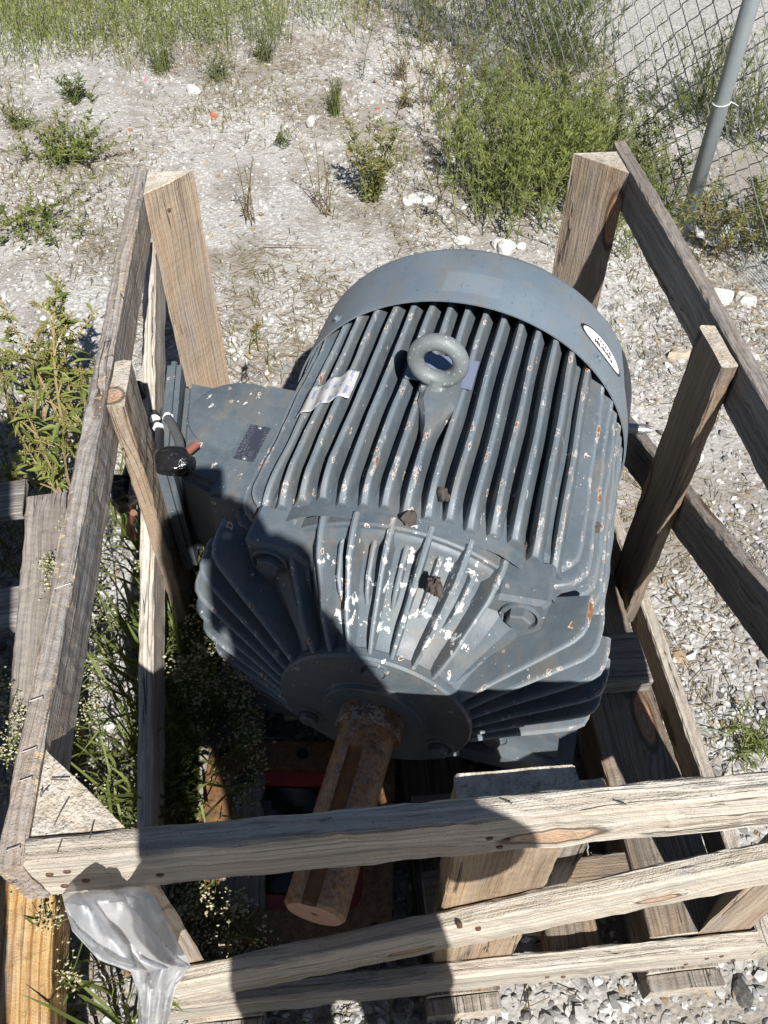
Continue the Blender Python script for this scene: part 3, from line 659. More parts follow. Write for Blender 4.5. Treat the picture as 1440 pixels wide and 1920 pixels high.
# ---- shaft with keyway
R_ = .0421
prof = [(.0, .0), (.0, .006), (-.0002, .037), (.004, R_), (.205, R_), (.207, .0445), (.2075, .052), (.232, .052), (.236, .0505), (.32, .0505)]
n = 72; V = []; F = []
kc = math.radians(97)
for k in range(n):
    a = 2*math.pi*k/n
    dlt = math.atan2(math.sin(a-kc), math.cos(a-kc)); slot = abs(dlt) < .255
    for (u_, r_) in prof:
        rr = r_
        if slot and r_ > .03 and u_ < .19 and u_ >= -.001: rr = min(r_, .0335)
        V.append((rr*math.cos(a), u_, rr*math.sin(a)))
    if False: pass
m = len(prof)
# split long shaft length so the slot ends before the collar
prof2 = [(.0, .002), (.0012, .006), (.0, .0075), (-.0002, .0375), (.0045, R_), (.03, R_), (.09, R_), (.155, R_), (.215, R_), (.222, R_), (.2575, R_), (.259, .0445), (.2595, .0505), (.262, .0515), (.270, .0515), (.271, .0505), (.289, .0508), (.305, .0505)]
V = []; m = len(prof2)
angs = sorted(set(np.round(np.r_[np.linspace(0, 2*np.pi, 73)[:-1], kc-.262, kc-.255, kc+.255, kc+.262], 4)))
n = len(angs)
for a in angs:
    dlt = math.atan2(math.sin(a-kc), math.cos(a-kc)); slot = abs(dlt) < .2556
    for (u_, r_) in prof2:
        rr = r_
        if slot and r_ > .036 and u_ <= .216: rr = .0345/math.cos(dlt)
        V.append((rr*math.cos(a), u_, rr*math.sin(a)))
F = [(k*m+j, k*m+j+1, ((k+1) % n)*m+j+1, ((k+1) % n)*m+j) for k in range(n) for j in range(m-1)]
shaft = mp('shaft', V, F, RUST, None, False)
shaft.data.materials.append(RUST_FACE); shaft.data.materials.append(COLLAR); shaft.data.materials.append(SLOT)
for i, p_ in enumerate(shaft.data.polygons):
    j = i % (m-1); p_.material_index = 3 if j == 0 else 1 if j < 3 else (2 if j >= 11 else 0)
    p_.use_smooth = j > 3
    ak = angs[i // (m-1)]; dk = math.atan2(math.sin(ak-kc), math.cos(ak-kc))
    if -.26 < dk < .2552 and 4 <= j <= 8: p_.material_index = 3; p_.use_smooth = False
shaft.data.set_sharp_from_angle(angle=math.radians(30))
# ---- fan cowl
CW = [(1.128, .0), (1.128, .24), (1.121, .262), (1.108, .290), (1.088, .318), (1.068, .3285), (1.06, .3296), (.9105, .3296), (.9077, .3288), (.9077, .3258), (.912, .3256), (1.058, .3256), (1.08, .316), (1.10, .288), (1.12, .24), (1.12, 0)]
v, f = lathe(CW, 128); cowl = mp('fan_cowl', v, f, PAINT_COWL, None, True)
ed = cowl.data
for i, p_ in enumerate(ed.polygons): p_.use_smooth = True
GR = simple('cowl_inside', (.05,.055,.06), .7)
for ang, rot in ((44.5, 0), (137, 0)):
    th = math.radians(ang); c = V3(.3296*math.cos(th), .941, .3296*math.sin(th)); nrm = V3(math.cos(th), 0, math.sin(th))
    q0 = np.array(MO @ Vector(c)); q1 = np.array(MO.to_3x3() @ Vector(nrm)); v, f = tube([q0-q1*.002, q0+q1*.001, q0+q1*.0012], .0105, .010, 20); w_ = mobj('washer', v, f, PAINT_COWL, cowl)
    v, f = tube([q0+q1*.001, q0+q1*.006, q0+q1*.007], .0058, .0045, 6); mobj('screw', v, f, PAINT_COWL, cowl)
# oval grease label on the cowl
LBLK = simple('label_black', (.012,.013,.016), .4, 0, 20, .05, 0); LWHT = simple('label_white', (.80,.80,.78), .45, 0, 20, .03, 0)
def cyl(x, y, r, th0, u0):   # label plane -> cowl surface; x runs counter-clockwise, y towards the open rim
    a = th0 + x/.3296; return (r*math.cos(a), u0 - y, r*math.sin(a))
TH, U0 = math.radians(42.2), .9855
def oval(a_, b_, r, name, mat, parent):
    V = [cyl(0, 0, r, TH, U0)]; n = 48; nr = 4
    for j in range(1, nr+1):
        for k in range(n): q = 2*math.pi*k/n; V.append(cyl(a_*j/nr*math.cos(q), b_*j/nr*math.sin(q), r, TH, U0))
    F = [(0, 1+k, 1+(k+1) % n) for k in range(n)]
    for j in range(nr-1):
        F += [(1+j*n+k, 1+(j+1)*n+k, 1+(j+1)*n+(k+1) % n, 1+j*n+(k+1) % n) for k in range(n)]
    return mp(name, V, F, mat, parent, False)
lab = oval(.067, .0215, .3300, 'label', LBLK, cowl); lab['label'] = 'oval white grease label with black border'
inner = oval(.060, .0180, .3303, 'label_face', LWHT, cowl)
def text(body, size, yoff, name, space=1.0):
    cu = bpy.data.curves.new('t', 'FONT'); cu.body = body; cu.size = size; cu.align_x = 'CENTER'; cu.align_y = 'CENTER'; cu.resolution_u = 2; cu.offset = .0006*size/.012; cu.space_character = space
    ob = bpy.data.objects.new('t', cu); me = bpy.data.meshes.new_from_object(ob); me.name = name
    for vv in me.vertices: vv.co = Vector(cyl(vv.co.x, vv.co.y + yoff, .3306, TH, U0))
    me.materials.clear(); me.materials.append(LBLK); bpy.data.objects.remove(ob)
    return put(bpy.data.objects.new(name, me), cowl, MO)
text('Polyrex EM', .0125, .0052, 'lettering'); text('Grease', .0105, -.0062, 'lettering', 1.55)
# pressure fitting low on the cowl's fence side
q0 = mw(.332, 1.005, .03); dx = np.array(MO.to_3x3() @ Vector((1, .1, 0)))
v, f = tube([q0-dx*.02, q0+dx*.004, q0+dx*.005, q0+dx*.020, q0+dx*.021, q0+dx*.026], .0105, .0105, 14); mobj('grease_fitting', v, f, STEEL, motor)
v, f = tube([q0+dx*.024, q0+dx*.034, q0+dx*.035, q0+dx*.04], .0075, .0045, 12); mobj('grease_nipple', v, f, STEEL, motor)
# ---- lifting eye
ex, eu, ez = -.008, .709, .358
V = []; F = []; n1, n2 = 48, 20; Rm, rm = .0352, .0130
for i in range(n1):
    a = 2*math.pi*i/n1
    for j in range(n2):
        c = 2*math.pi*j/n2; rr = Rm + rm*math.cos(c); V.append((ex+rr*math.cos(a), eu+rm*math.sin(c), ez+rr*math.sin(a)))
F = [(i*n2+j, ((i+1) % n1)*n2+j, ((i+1) % n1)*n2+(j+1) % n2, i*n2+(j+1) % n2) for i in range(n1) for j in range(n2)]
PAINT_EYE = paint('eye_paint', .0, .8, 1, (.115,.138,.148), (.175,.195,.20))
eye = mp('lifting_eye', V, F, PAINT_EYE, None, True)
v, f = lathe([(-.014, .015), (-.004, .015), (.002, .0155), (.006, .017), (.009, .024), (.014, .027), (.022, .027)], 28)
mp('eye_shank', [(ex+x, eu+z, ez-Rm-rm-y+.006) for x, y, z in v], [q[::-1] for q in f], PAINT_EYE, eye)
# cast boss under the eye, running out into a thick fin
V = []; us = [(.590, .008, .290), (.630, .011, .299), (.655, .020, .306), (.675, .030, .311), (.735, .030, .311), (.755, .022, .306), (.775, .010, .292)]
for u_, w, h in us: V += [(-w-.004, u_, .225), (-w, u_, h-.008), (-w*.7, u_, h), (w*.7, u_, h), (w, u_, h-.008), (w+.004, u_, .225)]
F = [(i*6+j, (i+1)*6+j, (i+1)*6+j+1, i*6+j+1) for i in range(len(us)-1) for j in range(5)] + [tuple(range(6)), tuple(range(36, 42))[::-1]]
mp('eye_boss', V, F, PAINT, frame)
BLUEP = simple('blue_tag', (.16,.19,.27), .35, 0, 30, .08, .05)
mb = MB(); mb.box((-.062, .722, .3015), (.046, .790, .3045)); tg = mb.obj('tag_plate', BLUEP, motor, MO)
# ---- crumpled foil label lying across the fins
T = NT('foil_label'); o = T.obj(); st = T.n('ShaderNodeTexWave', {'Vector': T.mapv(o, rot=(0, 0, .0)), 'Scale': 26, 'Distortion': .4}, bands_direction='X').outputs[0]
spx = T.n('ShaderNodeSeparateXYZ', {0: o}); mk = T.math('MULTIPLY', T.sm(T.noise(o, 60, 2), .42, .55), .8)
cl = T.mix(T.math('MULTIPLY', T.sm(st, .55, .7), mk), (.56,.55,.53), (.20,.25,.40)); cl = T.mix(T.sm(T.noise(o, 420, 2), .62, .7), cl, (.62,.63,.66))
T.p(Base_Color=cl, Roughness=.42, Metallic=.2, Normal=T.bump(T.noise(o, 40, 3), .5, .004)); FOIL = T.m
V = []; na, nb_ = 40, 16
def onfin(px, py):
    z_ = .26
    for _ in range(12):
        q = np.array(MO.inverted() @ Vector(atz(px, py, AZ + z_))); z_ = envz(float(np.clip(q[0], -.3, .3))) + .004
    return (q[0], q[1])
c00, c10, c01, c11 = onfin(554, 780), onfin(654, 740), onfin(588, 724), onfin(675, 690)
for i in range(na):
    for j in range(nb_):
        p_, q_ = i/(na-1), j/(nb_-1)
        s_ = (c00[0]*(1-p_)+c10[0]*p_)*(1-q_) + (c01[0]*(1-p_)+c11[0]*p_)*q_
        u_ = (c00[1]*(1-p_)+c10[1]*p_)*(1-q_) + (c01[1]*(1-p_)+c11[1]*p_)*q_
        ph = (s_/SP - round(s_/SP))*2*math.pi
        V.append((s_, u_, envz(s_) + .0035 + .0035*(math.cos(ph)-1) + .0015*math.sin(u_*90+s_*60)))
F = [(i*nb_+j, (i+1)*nb_+j, (i+1)*nb_+j+1, i*nb_+j+1) for i in range(na-1) for j in range(nb_-1)]
fo = mp('foil_label', V, F, FOIL, None, True); fo['label'] = 'crumpled silver label across the fins'
sm_ = fo.modifiers.new('s', 'SOLIDIFY'); sm_.thickness = .0008
# ---- feet
for sg in (-1, 1):
    for u0 in (.378, .80):
        mb = MB(); a, c = sorted((sg*.12, sg*.328))
        v, f = extr(rect(.20, c-a, .014, 3), [-.246, -.243, -.212, -.207], 0)
        V = [((a+c)/2 + z, u0+.10+y, x) for x, y, z in v]; mp('foot', V, [q[::-1] for q in f], PAINT, frame, False)
        for u_ in (u0+.03, u0+.17):
            mb = MB(); x0, x1 = sg*.15, sg*.30
            mb.add([(x0, u_-.008, -.21), (x1, u_-.008, -.21), (x1*.97, u_-.006, -.13), (x0, u_-.006, -.10), (x0, u_+.008, -.21), (x1, u_+.008, -.21), (x1*.97, u_+.006, -.13), (x0, u_+.006, -.10)],
                   [(0,1,2,3), (7,6,5,4), (0,4,5,1), (1,5,6,2), (2,6,7,3), (3,7,4,0)]); mb.obj('foot_web', PAINT, frame, MO)
# ---- terminal box on the cable side (its flange stands square to the crate)
def wbox(name, hull, mat, parent, bev=.008, seg=2):
    bm = bmesh.new(); vs = [bm.verts.new(p_) for p_ in hull]; bmesh.ops.convex_hull(bm, input=vs)
    bmesh.ops.remove_doubles(bm, verts=bm.verts, dist=1e-5)
    bmesh.ops.dissolve_limit(bm, angle_limit=.02, verts=bm.verts, edges=bm.edges)
    bmesh.ops.bevel(bm, geom=bm.edges[:]+bm.verts[:], offset=bev, segments=seg, affect='EDGES', clamp_overlap=True)
    me = bpy.data.meshes.new(name)
    Mi = MO.inverted()
    for v_ in bm.verts: v_.co = Mi @ v_.co
    bm.to_mesh(me); bm.free(); me.materials.append(mat)
    return put(bpy.data.objects.new(name, me), parent, MO)
def hexa(a0, a1): return [(x, y, z) for (x, y, z) in a0] + [(x, y, z) for (x, y, z) in a1]
tb = wbox('terminal_box', [(.058,.705,.582),(.060,.945,.582),(.058,.705,.34),(.060,.945,.34)] + [tuple(mw(-.32, .535, .156)), tuple(mw(-.30, .785, .156)), tuple(mw(-.30, .535, -.06)), tuple(mw(-.30, .785, -.06))], PAINT, motor, .014, 3)
wbox('box_flange', [(x, y, z) for x in (.030, .056) for (y, z) in ((.685,.600),(.972,.606),(.685,.33),(.972,.33))], PAINT, tb, .009, 2)
wbox('box_pad', [tuple(mw(s_, u_, z_)) for s_ in (-.338, -.24) for u_ in (.52, .800) for z_ in (.166, -.04)], PAINT, tb, .006, 2)
v, f = lathe([(-.05, .084), (.128, .084), (.130, .089), (.150, .089), (.154, .086), (.160, .084), (.1615, .080), (.1615, .0)], 56)
mp('round_cover', [(x-.362, z+.715, y) for x, y, z in v], [q[::-1] for q in f], PAINT, tb)
T = NT('name_plate'); o = T.obj()
bk = T.n('ShaderNodeTexBrick', {'Vector': T.mapv(o, rot=(0, .45, 1.5708)), 'Color1': (1,1,1,1), 'Color2': (1,1,1,1), 'Mortar': (0,0,0,1), 'Scale': 120, 'Mortar Size': .03, 'Brick Width': .6, 'Row Height': .75}).outputs[0]
gl = T.sm(T.noise(T.mapv(o, scale=(1, 1.6, 1)), 330, 2), .52, .6); ln = T.sm(T.noise(T.mapv(o, scale=(1, .15, 1)), 110, 1), .47, .55)
T.p(Base_Color=T.mix(T.math('MULTIPLY', T.math('MULTIPLY', gl, ln), .5), (.055,.062,.085), (.30,.31,.34)), Roughness=.35, Metallic=.3)
# plate lies on the sloping top of the pad
def onpad(u_, k): return (-.325 + .036*k, u_, .1678)
V = [onpad(.606, 0), onpad(.606, 1), onpad(.690, 1), onpad(.690, 0)]; V += [tuple(np.array(q)-V3(0, 0, .004)) for q in V]
mp('name_plate', V, [(0,1,2,3), (0,4,5,1), (1,5,6,2), (2,6,7,3), (3,7,4,0)], T.m, tb, False)
for u_, k in ((.610, .5), (.686, .5)):
    q0 = np.array(MO @ Vector(onpad(u_, k))); n_ = V3(0, 0, 1); v, f = tube([q0, q0+n_*.0015, q0+n_*.002], .0042, .002, 10); mobj('rivet', v, f, STEEL, tb)
# ---- lead cables coming out of the box, ends wrapped in tape
def wpart(name, pts, r, mat, parent=motor, r1=None, n=14):
    pts = np.array(pts, float); tt = np.linspace(0, len(pts)-1, 28); P_ = np.array([[np.interp(x, range(len(pts)), pts[:, k]) for k in range(3)] for x in tt])
    for _ in range(3): P_[1:-1] = (P_[:-2]+2*P_[1:-1]+P_[2:])/4
    v, f = tube(P_, r, r1 if r1 else r, n); return mobj(name, v, f, mat, parent, smooth=True)
def blob(name, c, axes, mat, parent, seed, amp=.12, sub=4):
    bm = bmesh.new(); bmesh.ops.create_icosphere(bm, subdivisions=sub, radius=1); rgb = np.random.default_rng(seed); k = rgb.normal(0, 1, (5, 3))*2.4; ph = rgb.uniform(0, 6, 5)
    V = []
    for v_ in bm.verts:
        q = np.array(v_.co); q = np.sign(q)*np.abs(q)**.72; q *= 1 + amp*sum(math.sin(k[i] @ np.array(v_.co)*1.6 + ph[i]) for i in range(5))/2.2
        V.append(np.array(c) + sum(q[i]*np.array(axes[i]) for i in range(3)))
    F = [[v_.index for v_ in f_.verts] for f_ in bm.faces]; bm.free()
    return mobj(name, V, F, mat, parent, smooth=True)
tz = .645
c0 = atz(326, 866, tz); ax = [np.array(RT)*.029, np.array(UP)*.023, FW*.021]
blob('tape_wrap', c0, ax, TAPE, motor, 4, .10)
c1 = atz(357, 842, tz+.004); wpart('wire_end', [c0+RT*.02+UP*.004, atz(348, 850, tz+.006), atz(368, 833, tz+.006)], .007, COPPER, r1=.0065)
wpart('lead_cable', [atz(338, 850, tz), atz(336, 825, tz-.01), atz(322, 795, tz-.03), atz(309, 776, .58), atz(306, 768, .53), (.02, .80, .44)], .0078, RUBBERG)
lc = wpart('lead_cable', [atz(296, 850, tz-.02), atz(300, 812, .60), atz(293, 785, .565), atz(285, 770, .52), (.005, .83, .42)], .0075, RUBBER)
for px, py, z_ in ((315, 783, .592), (297, 802, .592), (291, 787, .577)):
    q = atz(px, py, z_+.003); wpart('cable_band', [q - V3(.001, .004, .0), q + V3(.001, .004, .001)], .0088, WHITEM)
c2 = atz(232, 925, .50); blob('tape_wrap', c2, [V3(.020, .006, .0), V3(-.004, .028, .008), V3(0, -.01, .034)], TAPE, motor, 9, .12)
wpart('lead_cable', [c2 + V3(.01, .02, .02), c2 + V3(.022, .05, .04), V3(.03, .80, .50), V3(.05, .82, .45)], .011, RUBBER)
wpart('wire_end', [c2 + V3(.012, -.02, -.03), atz(243, 985, .40), atz(250, 1010, .34)], .006, COPPER)
c3 = atz(262, 742, .55); wpart('lead_cable', [atz(255, 720, .56), c3, atz(290, 765, .50), (.02, .83, .42)], .012, RUBBER)

# ------------------------------------------------------------------ things on and around the motor
def clod(label, loc, r, seed, flat=.6, M3=None):
    bm = bmesh.new(); bmesh.ops.create_icosphere(bm, subdivisions=3, radius=1); rgb = np.random.default_rng(seed); k = rgb.normal(0, 1, (9, 3))*3.4; ph = rgb.uniform(0, 6, 9)
    el = rgb.uniform(.7, 1.3, 3); V = []
    for v_ in bm.verts:
        q = np.array(v_.co); w = 1 + .13*sum(math.sin(k[i] @ q + ph[i]) for i in range(9))/1.2; V.append(np.array(loc) + q*w*r*el*V3(1, 1, flat))
    F = [[v_.index for v_ in f_.verts] for f_ in bm.faces]; bm.free()
    return tag(mobj('dirt_clod', V, F, CLOD), label, 'dirt clod', 'mud lumps stuck to the motor')
def on_env(px, py, r=.30):
    d = ray(px, py); MI = MO.inverted(); o_ = np.array(MI @ Vector(CAM)); q = np.array(MI.to_3x3() @ Vector(d)); a_ = q[0]**2+q[2]**2; b_ = 2*(q[0]*o_[0]+q[2]*o_[2]); c_ = o_[0]**2+o_[2]**2-r*r
    k = (-b_-math.sqrt(max(0, b_*b_-4*a_*c_)))/(2*a_); return CAM + d*k
clod('dark mud lump wedged between fins above the end bell', on_env(834, 928, .292), .011, 1, 1.2)
clod('dark mud lump on the seam above the bare bell crown', on_env(770, 972, .272), .012, 2, .7)
clod('long dark mud lump lower down on the bell ribs', on_env(815, 1098, .262), .012, 3, 1.2)
clod('dark mud lump near the corner bolt of the bell', on_env(995, 1028, .285), .014, 4, .6)
clod('round dark mud lump on the side fins by the fence', on_env(1110, 988, .315), .010, 5, .9)
clod('crumbled mud on the foot at the shaft end', mw(.16, .42, -.185), .02, 6, .5)

# rusty adapter frame lying on the base below the shaft
ad = thing('adapter_frame', (.215, .24, .118), 'rusty square flanged casting with red paint inside lying under the shaft', 'casting')
def rrect(hx, hy, r, n=8, c=(0, 0)):
    P = []
    for (sx, sy, a0) in ((1, 1, 0), (-1, 1, 90), (-1, -1, 180), (1, -1, 270)):
        for k in range(n+1): a = math.radians(a0+90*k/n); P.append((c[0]+sx*(hx-r)+r*math.cos(a), c[1]+sy*(hy-r)+r*math.sin(a)))
    return P
MA = Matrix.Translation((.213, .243, .150)) @ Matrix.Rotation(math.radians(-7), 4, 'Z') @ Matrix.Rotation(math.radians(3), 4, 'X')
def ringm(outer, inner, z0, z1):
    n = len(outer); V = [(x, y, z1) for x, y in outer] + [(x, y, z1) for x, y in inner] + [(x, y, z0) for x, y in outer] + [(x, y, z0) for x, y in inner]
    F = []
    for k in range(n):
        j = (k+1) % n; F += [(k, j, n+j, n+k), (2*n+k, 3*n+k, 3*n+j, 2*n+j), (k, 2*n+k, 2*n+j, j), (n+k, n+j, 3*n+j, 3*n+k)]
    return V, F
v, f = ringm(rrect(.168, .168, .045), rrect(.118, .118, .03), -.016, .0); mobj('flange', v, f, RUST2, ad, MA)
v, f = ringm(rrect(.1175, .1175, .03), rrect(.092, .092, .02), -.030, -.0165); mobj('inner_lip', v, f, RED, ad, MA)
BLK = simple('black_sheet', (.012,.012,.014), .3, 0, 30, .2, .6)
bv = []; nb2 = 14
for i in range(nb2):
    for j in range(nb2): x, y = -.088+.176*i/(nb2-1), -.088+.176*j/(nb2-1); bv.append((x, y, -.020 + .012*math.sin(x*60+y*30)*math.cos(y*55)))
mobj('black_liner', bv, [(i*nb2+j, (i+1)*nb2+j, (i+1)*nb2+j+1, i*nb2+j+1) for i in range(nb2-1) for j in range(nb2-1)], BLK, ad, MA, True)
HOLE = simple('hole_shade', (.01,.008,.007), .9)
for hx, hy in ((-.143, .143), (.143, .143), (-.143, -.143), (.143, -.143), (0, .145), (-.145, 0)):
    v, f = tube([(hx, hy, -.004), (hx, hy, .0012)], .0105, n=16); mobj('bolt_hole_shade', v, f, HOLE, ad, MA)  # solid near-black plugs paint the shade of open holes onto the flange

# plastic sheet hanging from the front corner
T = NT('clear_polythene'); o = T.obj(); tr = T.n('ShaderNodeBsdfTransparent', {0: (.9,.92,.95,1)}); tl = T.n('ShaderNodeBsdfTranslucent', {0: (.85,.87,.9,1)})
T.p(Base_Color=(.86,.87,.89), Roughness=.28, Normal=T.bump(T.noise(T.mapv(o, scale=(1, 1, .6)), 60, 4, .6, .8), .3, .004))
m1 = T.n('ShaderNodeMixShader', {0: .4, 1: T.b.outputs[0], 2: tl.outputs[0]}); m2 = T.n('ShaderNodeMixShader', {0: T.math('MULTIPLY', T.noise(o, 14, 3), .38), 1: m1.outputs[0], 2: tr.outputs[0]})
T.t.links.new(m2.outputs[0], T.out.inputs[0]); POLY = T.m
rows = [((116, 1676), (268, 1662)), ((120, 1694), (286, 1678)), ((135, 1745), (316, 1732)), ((185, 1800), (350, 1795)), ((245, 1822), (358, 1812)), ((258, 1860), (330, 1850)), ((262, 1930), (312, 1930))]
V = []; nu, nv = 70, 70
for j in range(nv):
    q = j/(nv-1)*(len(rows)-1); k = min(int(q), len(rows)-2); w = q-k
    a_ = np.array(rows[k][0])*(1-w)+np.array(rows[k+1][0])*w; c_ = np.array(rows[k][1])*(1-w)+np.array(rows[k+1][1])*w
    for i in range(nu):
        x = i/(nu-1); px = a_ + (c_-a_)*x
        yy = -.010 - .022*abs(math.sin(x*4.6+q*.45)) - .016*abs(math.sin(x*9-q*.9+1)) - .008*abs(math.sin(q*1.7+x*6+.5)) - .003*abs(math.sin(x*16+q*2.1)); yy = .006 + (yy-.006)*min(1, .15+q/1.3)
        P_ = aty(px[0], px[1], yy - (.012 if q > 3 else .012*q/3)); V.append(P_)
F = [(j*nu+i, j*nu+i+1, (j+1)*nu+i+1, (j+1)*nu+i) for j in range(nv-1) for i in range(nu-1)]
ps = mobj('plastic_sheet', V, F, POLY, smooth=True); tag(ps, 'torn translucent plastic sheet hanging from the front corner of the crate', 'plastic sheet')
# scrap of clear film by the fence foot
V = []; c_ = atz(1335, 445, .03)
for j in range(8):
    for i in range(8): x, y = (i/7-.5)*.16, (j/7-.5)*.10; V.append(c_ + V3(x, y, .03 + .02*math.sin(x*50+y*20) + .015*math.cos(y*70)))
tag(mobj('plastic_scrap', V, [(j*8+i, j*8+i+1, (j+1)*8+i+1, (j+1)*8+i) for j in range(7) for i in range(7)], POLY, smooth=True), 'scrap of clear plastic film lying at the foot of the fence post', 'plastic scrap')

# bigger rocks and bits on the gravel
def rock(name, label, cat, px, py, r, col, seed, flat=.7, group=None):
    P_ = atz(px, py, 0); P_[2] = hgt(P_[0], P_[1]) + r*flat*.35
    bm = bmesh.new(); bmesh.ops.create_icosphere(bm, subdivisions=2, radius=1); rgb = np.random.default_rng(seed); k = rgb.normal(0, 1, (6, 3))*1.8; ph = rgb.uniform(0, 6, 6); el = rgb.uniform(.7, 1.25, 3); V = []
    for v_ in bm.verts:
        q = np.array(v_.co); w = 1 + .16*sum(math.sin(k[i] @ q + ph[i]) for i in range(6))/1.2 + rgb.normal(0, .05); V.append(P_ + q*w*r*el*V3(1, 1, flat))
    F = [[v_.index for v_ in f_.verts] for f_ in bm.faces]; n_ = len(V); bm.free()
    c = np.tile(np.array(col)[None], (n_, 1)); return tag(fast(name, np.array(V), np.array(F), STONE, col=c), label, cat, group)
WH = (.62,.60,.56)
for i, (px, py, r, lb) in enumerate([(952, 470, .034, 'white limestone rock behind the motor cowl, rightmost of a row of three'), (938, 462, .030, 'white limestone rock behind the motor cowl, middle one of a row of three'), (866, 450, .022, 'small white rock behind the motor cowl, leftmost of a row of three'),
        (790, 371, .038, 'larger of two pale rocks at the foot of the bushy weed'), (762, 373, .024, 'smaller of two pale rocks at the foot of the bushy weed'), (585, 226, .030, 'pale upright rock left of the small dense green tuft'), (362, 170, .040, 'flat pale stone alone on the far gravel'),
        (1278, 663, .030, 'tan rock between the fence side rail and stake'), (1355, 552, .034, 'broad pale rock under the fence near the post'), (1398, 560, .030, 'pale rock under the fence at the right edge'), (975, 463, .020, 'small white rock at the cowl beside the back corner post'), (838, 300, .02, 'small pale stone at the shaded edge of the bush')]):
    rock('rock', lb, 'rock', px, py, r, np.array(WH)*random.uniform(.85, 1.1) if i != 7 else (.42,.35,.27), 30+i)
rock('brick_fragment', 'orange-red brick chip in the middle of the far gravel', 'brick fragment', 402, 216, .012, (.42,.12,.06), 60, 1.0)
rock('brick_fragment', 'brownish brick chip left of the orange one on the gravel', 'brick fragment', 246, 249, .010, (.36,.15,.08), 61)
rock('brick_fragment', 'dark red brick chip on the far gravel beside the yellowish weed', 'brick fragment', 708, 201, .010, (.34,.12,.08), 62)
rock('flower_scrap', 'small pink scrap on the gravel by the back weeds', 'scrap', 272, 146, .009, (.66,.16,.22), 63)
rock('yellow_scrap', 'pale yellow scrap on the gravel left of the green tuft', 'scrap', 493, 211, .010, (.66,.58,.28), 64, .4)
rock('dark_stone', 'dark round stone in the gravel before the crate at the right', 'rock', 1392, 1862, .017, (.07,.07,.07), 65)
A = atz(495, 461, .012); B = atz(603, 463, .010); st_ = board('lath', A, B, (0, 0, 1), .008, .012, W_GREY2); tag(st_, 'thin weathered stick lying on the gravel behind the crate', 'stick')

# ------------------------------------------------------------------ neighbouring pallet on the left
pal = thing('wooden_pallet', (-.3, .5, 0), 'low shaded timber pallet beside the crate at the left edge', 'pallet')
zt = .245
def pb_(A, B, w, tt, mat, z=zt, n='pallet_board'): return board(n, (*A, z), (*B, z), (0, 0, 1), w, tt, mat, pal)
pb_((-.152, -.30), (-.204, .20), .09, .110, W_ORANGE, .215, 'side_beam')
pb_((-.206, .208), (-.292, .985), .09, .082, W_GREY2, .205, 'side_beam')
pb_((-.330, -.30), (-.372, .20), .07, .08, W_GREY2, .195, 'side_beam')
pb_((-.34, .985), (-.95, .93), .022, .10, W_GREY, .24)
pb_((-.30, .70), (-.95, .64), .022, .10, W_GREY, .235)
pb_((-.30, .40), (-.95, .34), .022, .10, W_GREY, .235)
pb_((-.88, -.30), (-.95, .95), .09, .08, W_GREY2, .195, 'side_beam')
for (x, y) in ((-.19, -.05), (-.275, .90), (-.92, .9), (-.9, -.1), (-.25, .5)): board('pallet_block', (x, y, .0), (x, y, .158), (0, 1, 0), .09, .075, W_DARK, pal)

# ------------------------------------------------------------------ plants
def leafmesh(P, Dv, Ln, Wd, rg, fold=.25, droop=.25):
    n = len(P); Dv = Dv/np.linalg.norm(Dv, axis=1)[:, None]
    s = np.cross(Dv, rg.normal(0, .35, (n, 3)) + np.array([0, 0, 1])); s /= np.linalg.norm(s, axis=1)[:, None] + 1e-9; nn = np.cross(s, Dv)
    mid_ = P + Dv*(Ln*.5)[:, None]; tip = P + Dv*Ln[:, None] - np.array([0, 0, 1])*(Ln*droop*rg.uniform(0, 1, n))[:, None]
    l = mid_ + s*(Wd*.5)[:, None] + nn*(Wd*fold)[:, None]; r = mid_ - s*(Wd*.5)[:, None] + nn*(Wd*fold)[:, None]
    V = np.stack([P, l, mid_, r, tip], 1); f = np.array([[0,2,1],[0,3,2],[1,2,4],[2,3,4]])
    return V.reshape(-1, 3), (f[None]+(np.arange(n)*5)[:, None, None]).reshape(-1, 3), np.repeat(rg.random((n, 1))*np.ones((1, 3)), 5, 0)
def beadmesh(P, S, rg):
    n = len(P); o8 = np.array([[1,0,0],[-1,0,0],[0,1,0],[0,-1,0],[0,0,1],[0,0,-1]], float); f = np.array([[0,2,4],[2,1,4],[1,3,4],[3,0,4],[2,0,5],[1,2,5],[3,1,5],[0,3,5]])
    V = P[:, None] + o8[None]*S[:, None, None]*rg.uniform(.6, 1.3, (n, 1, 3)); return V.reshape(-1, 3), (f[None]+(np.arange(n)*6)[:, None, None]).reshape(-1, 3), np.repeat(rg.random((n, 1))*np.ones((1, 3)), 6, 0)
def cat(L_):
    V, F, C_, n = [], [], [], 0
    for v, f, c in L_: V.append(v); F.append(f+n); C_.append(c); n += len(v)
    return np.concatenate(V), np.concatenate(F), np.concatenate(C_)
def stemcurve(b, az, h, out, rg, n=7, bendy=.12):
    tt = np.linspace(0, 1, n); x = b[0] + math.cos(az)*out*tt**1.5 + rg.normal(0, bendy*h*.2)*np.sin(tt*3); y = b[1] + math.sin(az)*out*tt**1.5 + rg.normal(0, bendy*h*.2)*np.sin(tt*3.1)
    z = b[2] + h*(tt - .12*tt**3); return np.c_[x, y, z]
